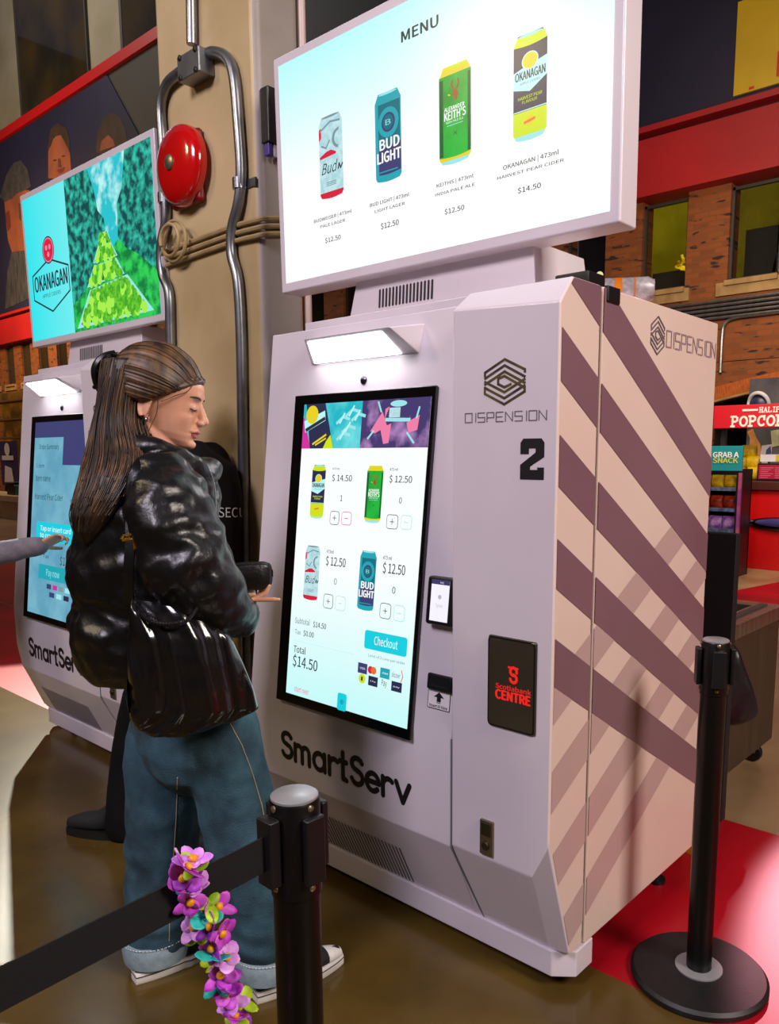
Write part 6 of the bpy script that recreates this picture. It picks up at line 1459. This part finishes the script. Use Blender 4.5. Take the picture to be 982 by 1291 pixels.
mobj('trousers', fuse(b,.010,3,.5,lambda co,n: .005*noise.noise(co*9)), mat('trousers_dark','#1c1d24',.8), ap)
for sg in (-1,1): shoe(o+Sa*.11*sg-Fa*.08, o+Sa*.115*sg+Fa*.18, ap)
b = MB(); b.ell(Ha-Fa*.02+Zu*.045,Fa*.108,Sa*.085,Zu*.10,24,14); b.rings([er(Ha-Fa*.075+Zu*z_,Fa,Sa,a,bb,24) for z_,a,bb in ((.05,.03,.07),(-.05,.045,.085),(-.2,.045,.085),(-.28,.02,.05))]); obj('hair', b, mat('hair_dark','#2a1a12',.45,0,'#1a100b',40,stretch=(1,1,.1)), ap, smooth=True)
for q,dd,pn in tipsA[:3]:
    n_ = -(V(pn)-dd*V(pn).dot(dd)).normalized(); b = MB(); b.ell(q+n_*.005+dd*.002,dd*.0075,dd.cross(n_)*.0048,n_*.0022,10,6); obj('fingernail', b, mat('nail_red','#c8203a',.2,coat=.5), ap, smooth=True)
# ================================================================ light
w = bpy.data.worlds.new('world'); SC.world = w; w.use_nodes = True
w.node_tree.nodes['Background'].inputs[0].default_value = (.85,.8,1,1); w.node_tree.nodes['Background'].inputs[1].default_value = .08
def area(name, loc, tgt, size, e, col, sy=None, spread=None):
    d = bpy.data.lights.new(name,'AREA'); d.energy = e; d.color = col; d.size = size
    if sy: d.shape = 'RECTANGLE'; d.size_y = sy
    if spread: d.spread = math.radians(spread)
    o = bpy.data.objects.new(name,d); COL.objects.link(o); o.location = loc; o.rotation_euler = (V(tgt)-V(loc)).to_track_quat('-Z','Y').to_euler(); return o
def spot(name, loc, tgt, e, col, ang, blend=.2, r=.05):
    d = bpy.data.lights.new(name,'SPOT'); d.energy = e; d.color = col; d.spot_size = math.radians(ang); d.spot_blend = blend; d.shadow_soft_size = r
    o = bpy.data.objects.new(name,d); COL.objects.link(o); o.location = loc; o.rotation_euler = (V(tgt)-V(loc)).to_track_quat('-Z','Y').to_euler(); return o
area('front_key_light', (-.2,-4.6,5.0), (-.6,.2,1.0), 1.6, 225, (.97,.86,1.0))  # unseen key light added behind the camera, tinted lavender for the kiosk fronts
area('right_fill_light', (4.4,-.2,4.4), (0,.6,.9), 1.6, 300, (1,.87,.78))  # unseen light added to brighten the striped kiosk side
area('ceiling_lamp_booth', (-1.6,6.0,4.4), (-1.8,9.5,1.4), 2.5, 190, (1,.82,.6), 1.5)
area('facade_lamp_right', (-3.5,6.2,7.0), (-4,10,4.6), 1.5, 45, (1,.70,.5))
area('facade_lamp_left', (-25,5.5,7.5), (-25,10,5), 4, 650, (1,.66,.32), 2)
area('upper_wall_fill', (-22,4,16), (-22,10,14), 4, 560, (1,.93,.8))  # unseen light added to lift the upper left wall
area('column_fill_light', (-3.4,-4.2,4.8), (-1.7,.25,2.5), .8, 60, (1,.78,.5))  # unseen warm light added for the column front
spot('stage_spot', (-1.5,8.0,4.3), (.85,.85,0), 1300, (1,.42,.5), 9, .25)
spot('floor_spot', (-8.5,2.5,4.6), (-3.1,-.25,0), 4500, (1,.97,.84), 19, .15)
SC.view_settings.view_transform = 'Standard'; SC.view_settings.look = 'None'; SC.view_settings.gamma = 1; SC.view_settings.exposure = 0
SC.view_settings.use_curve_mapping = False
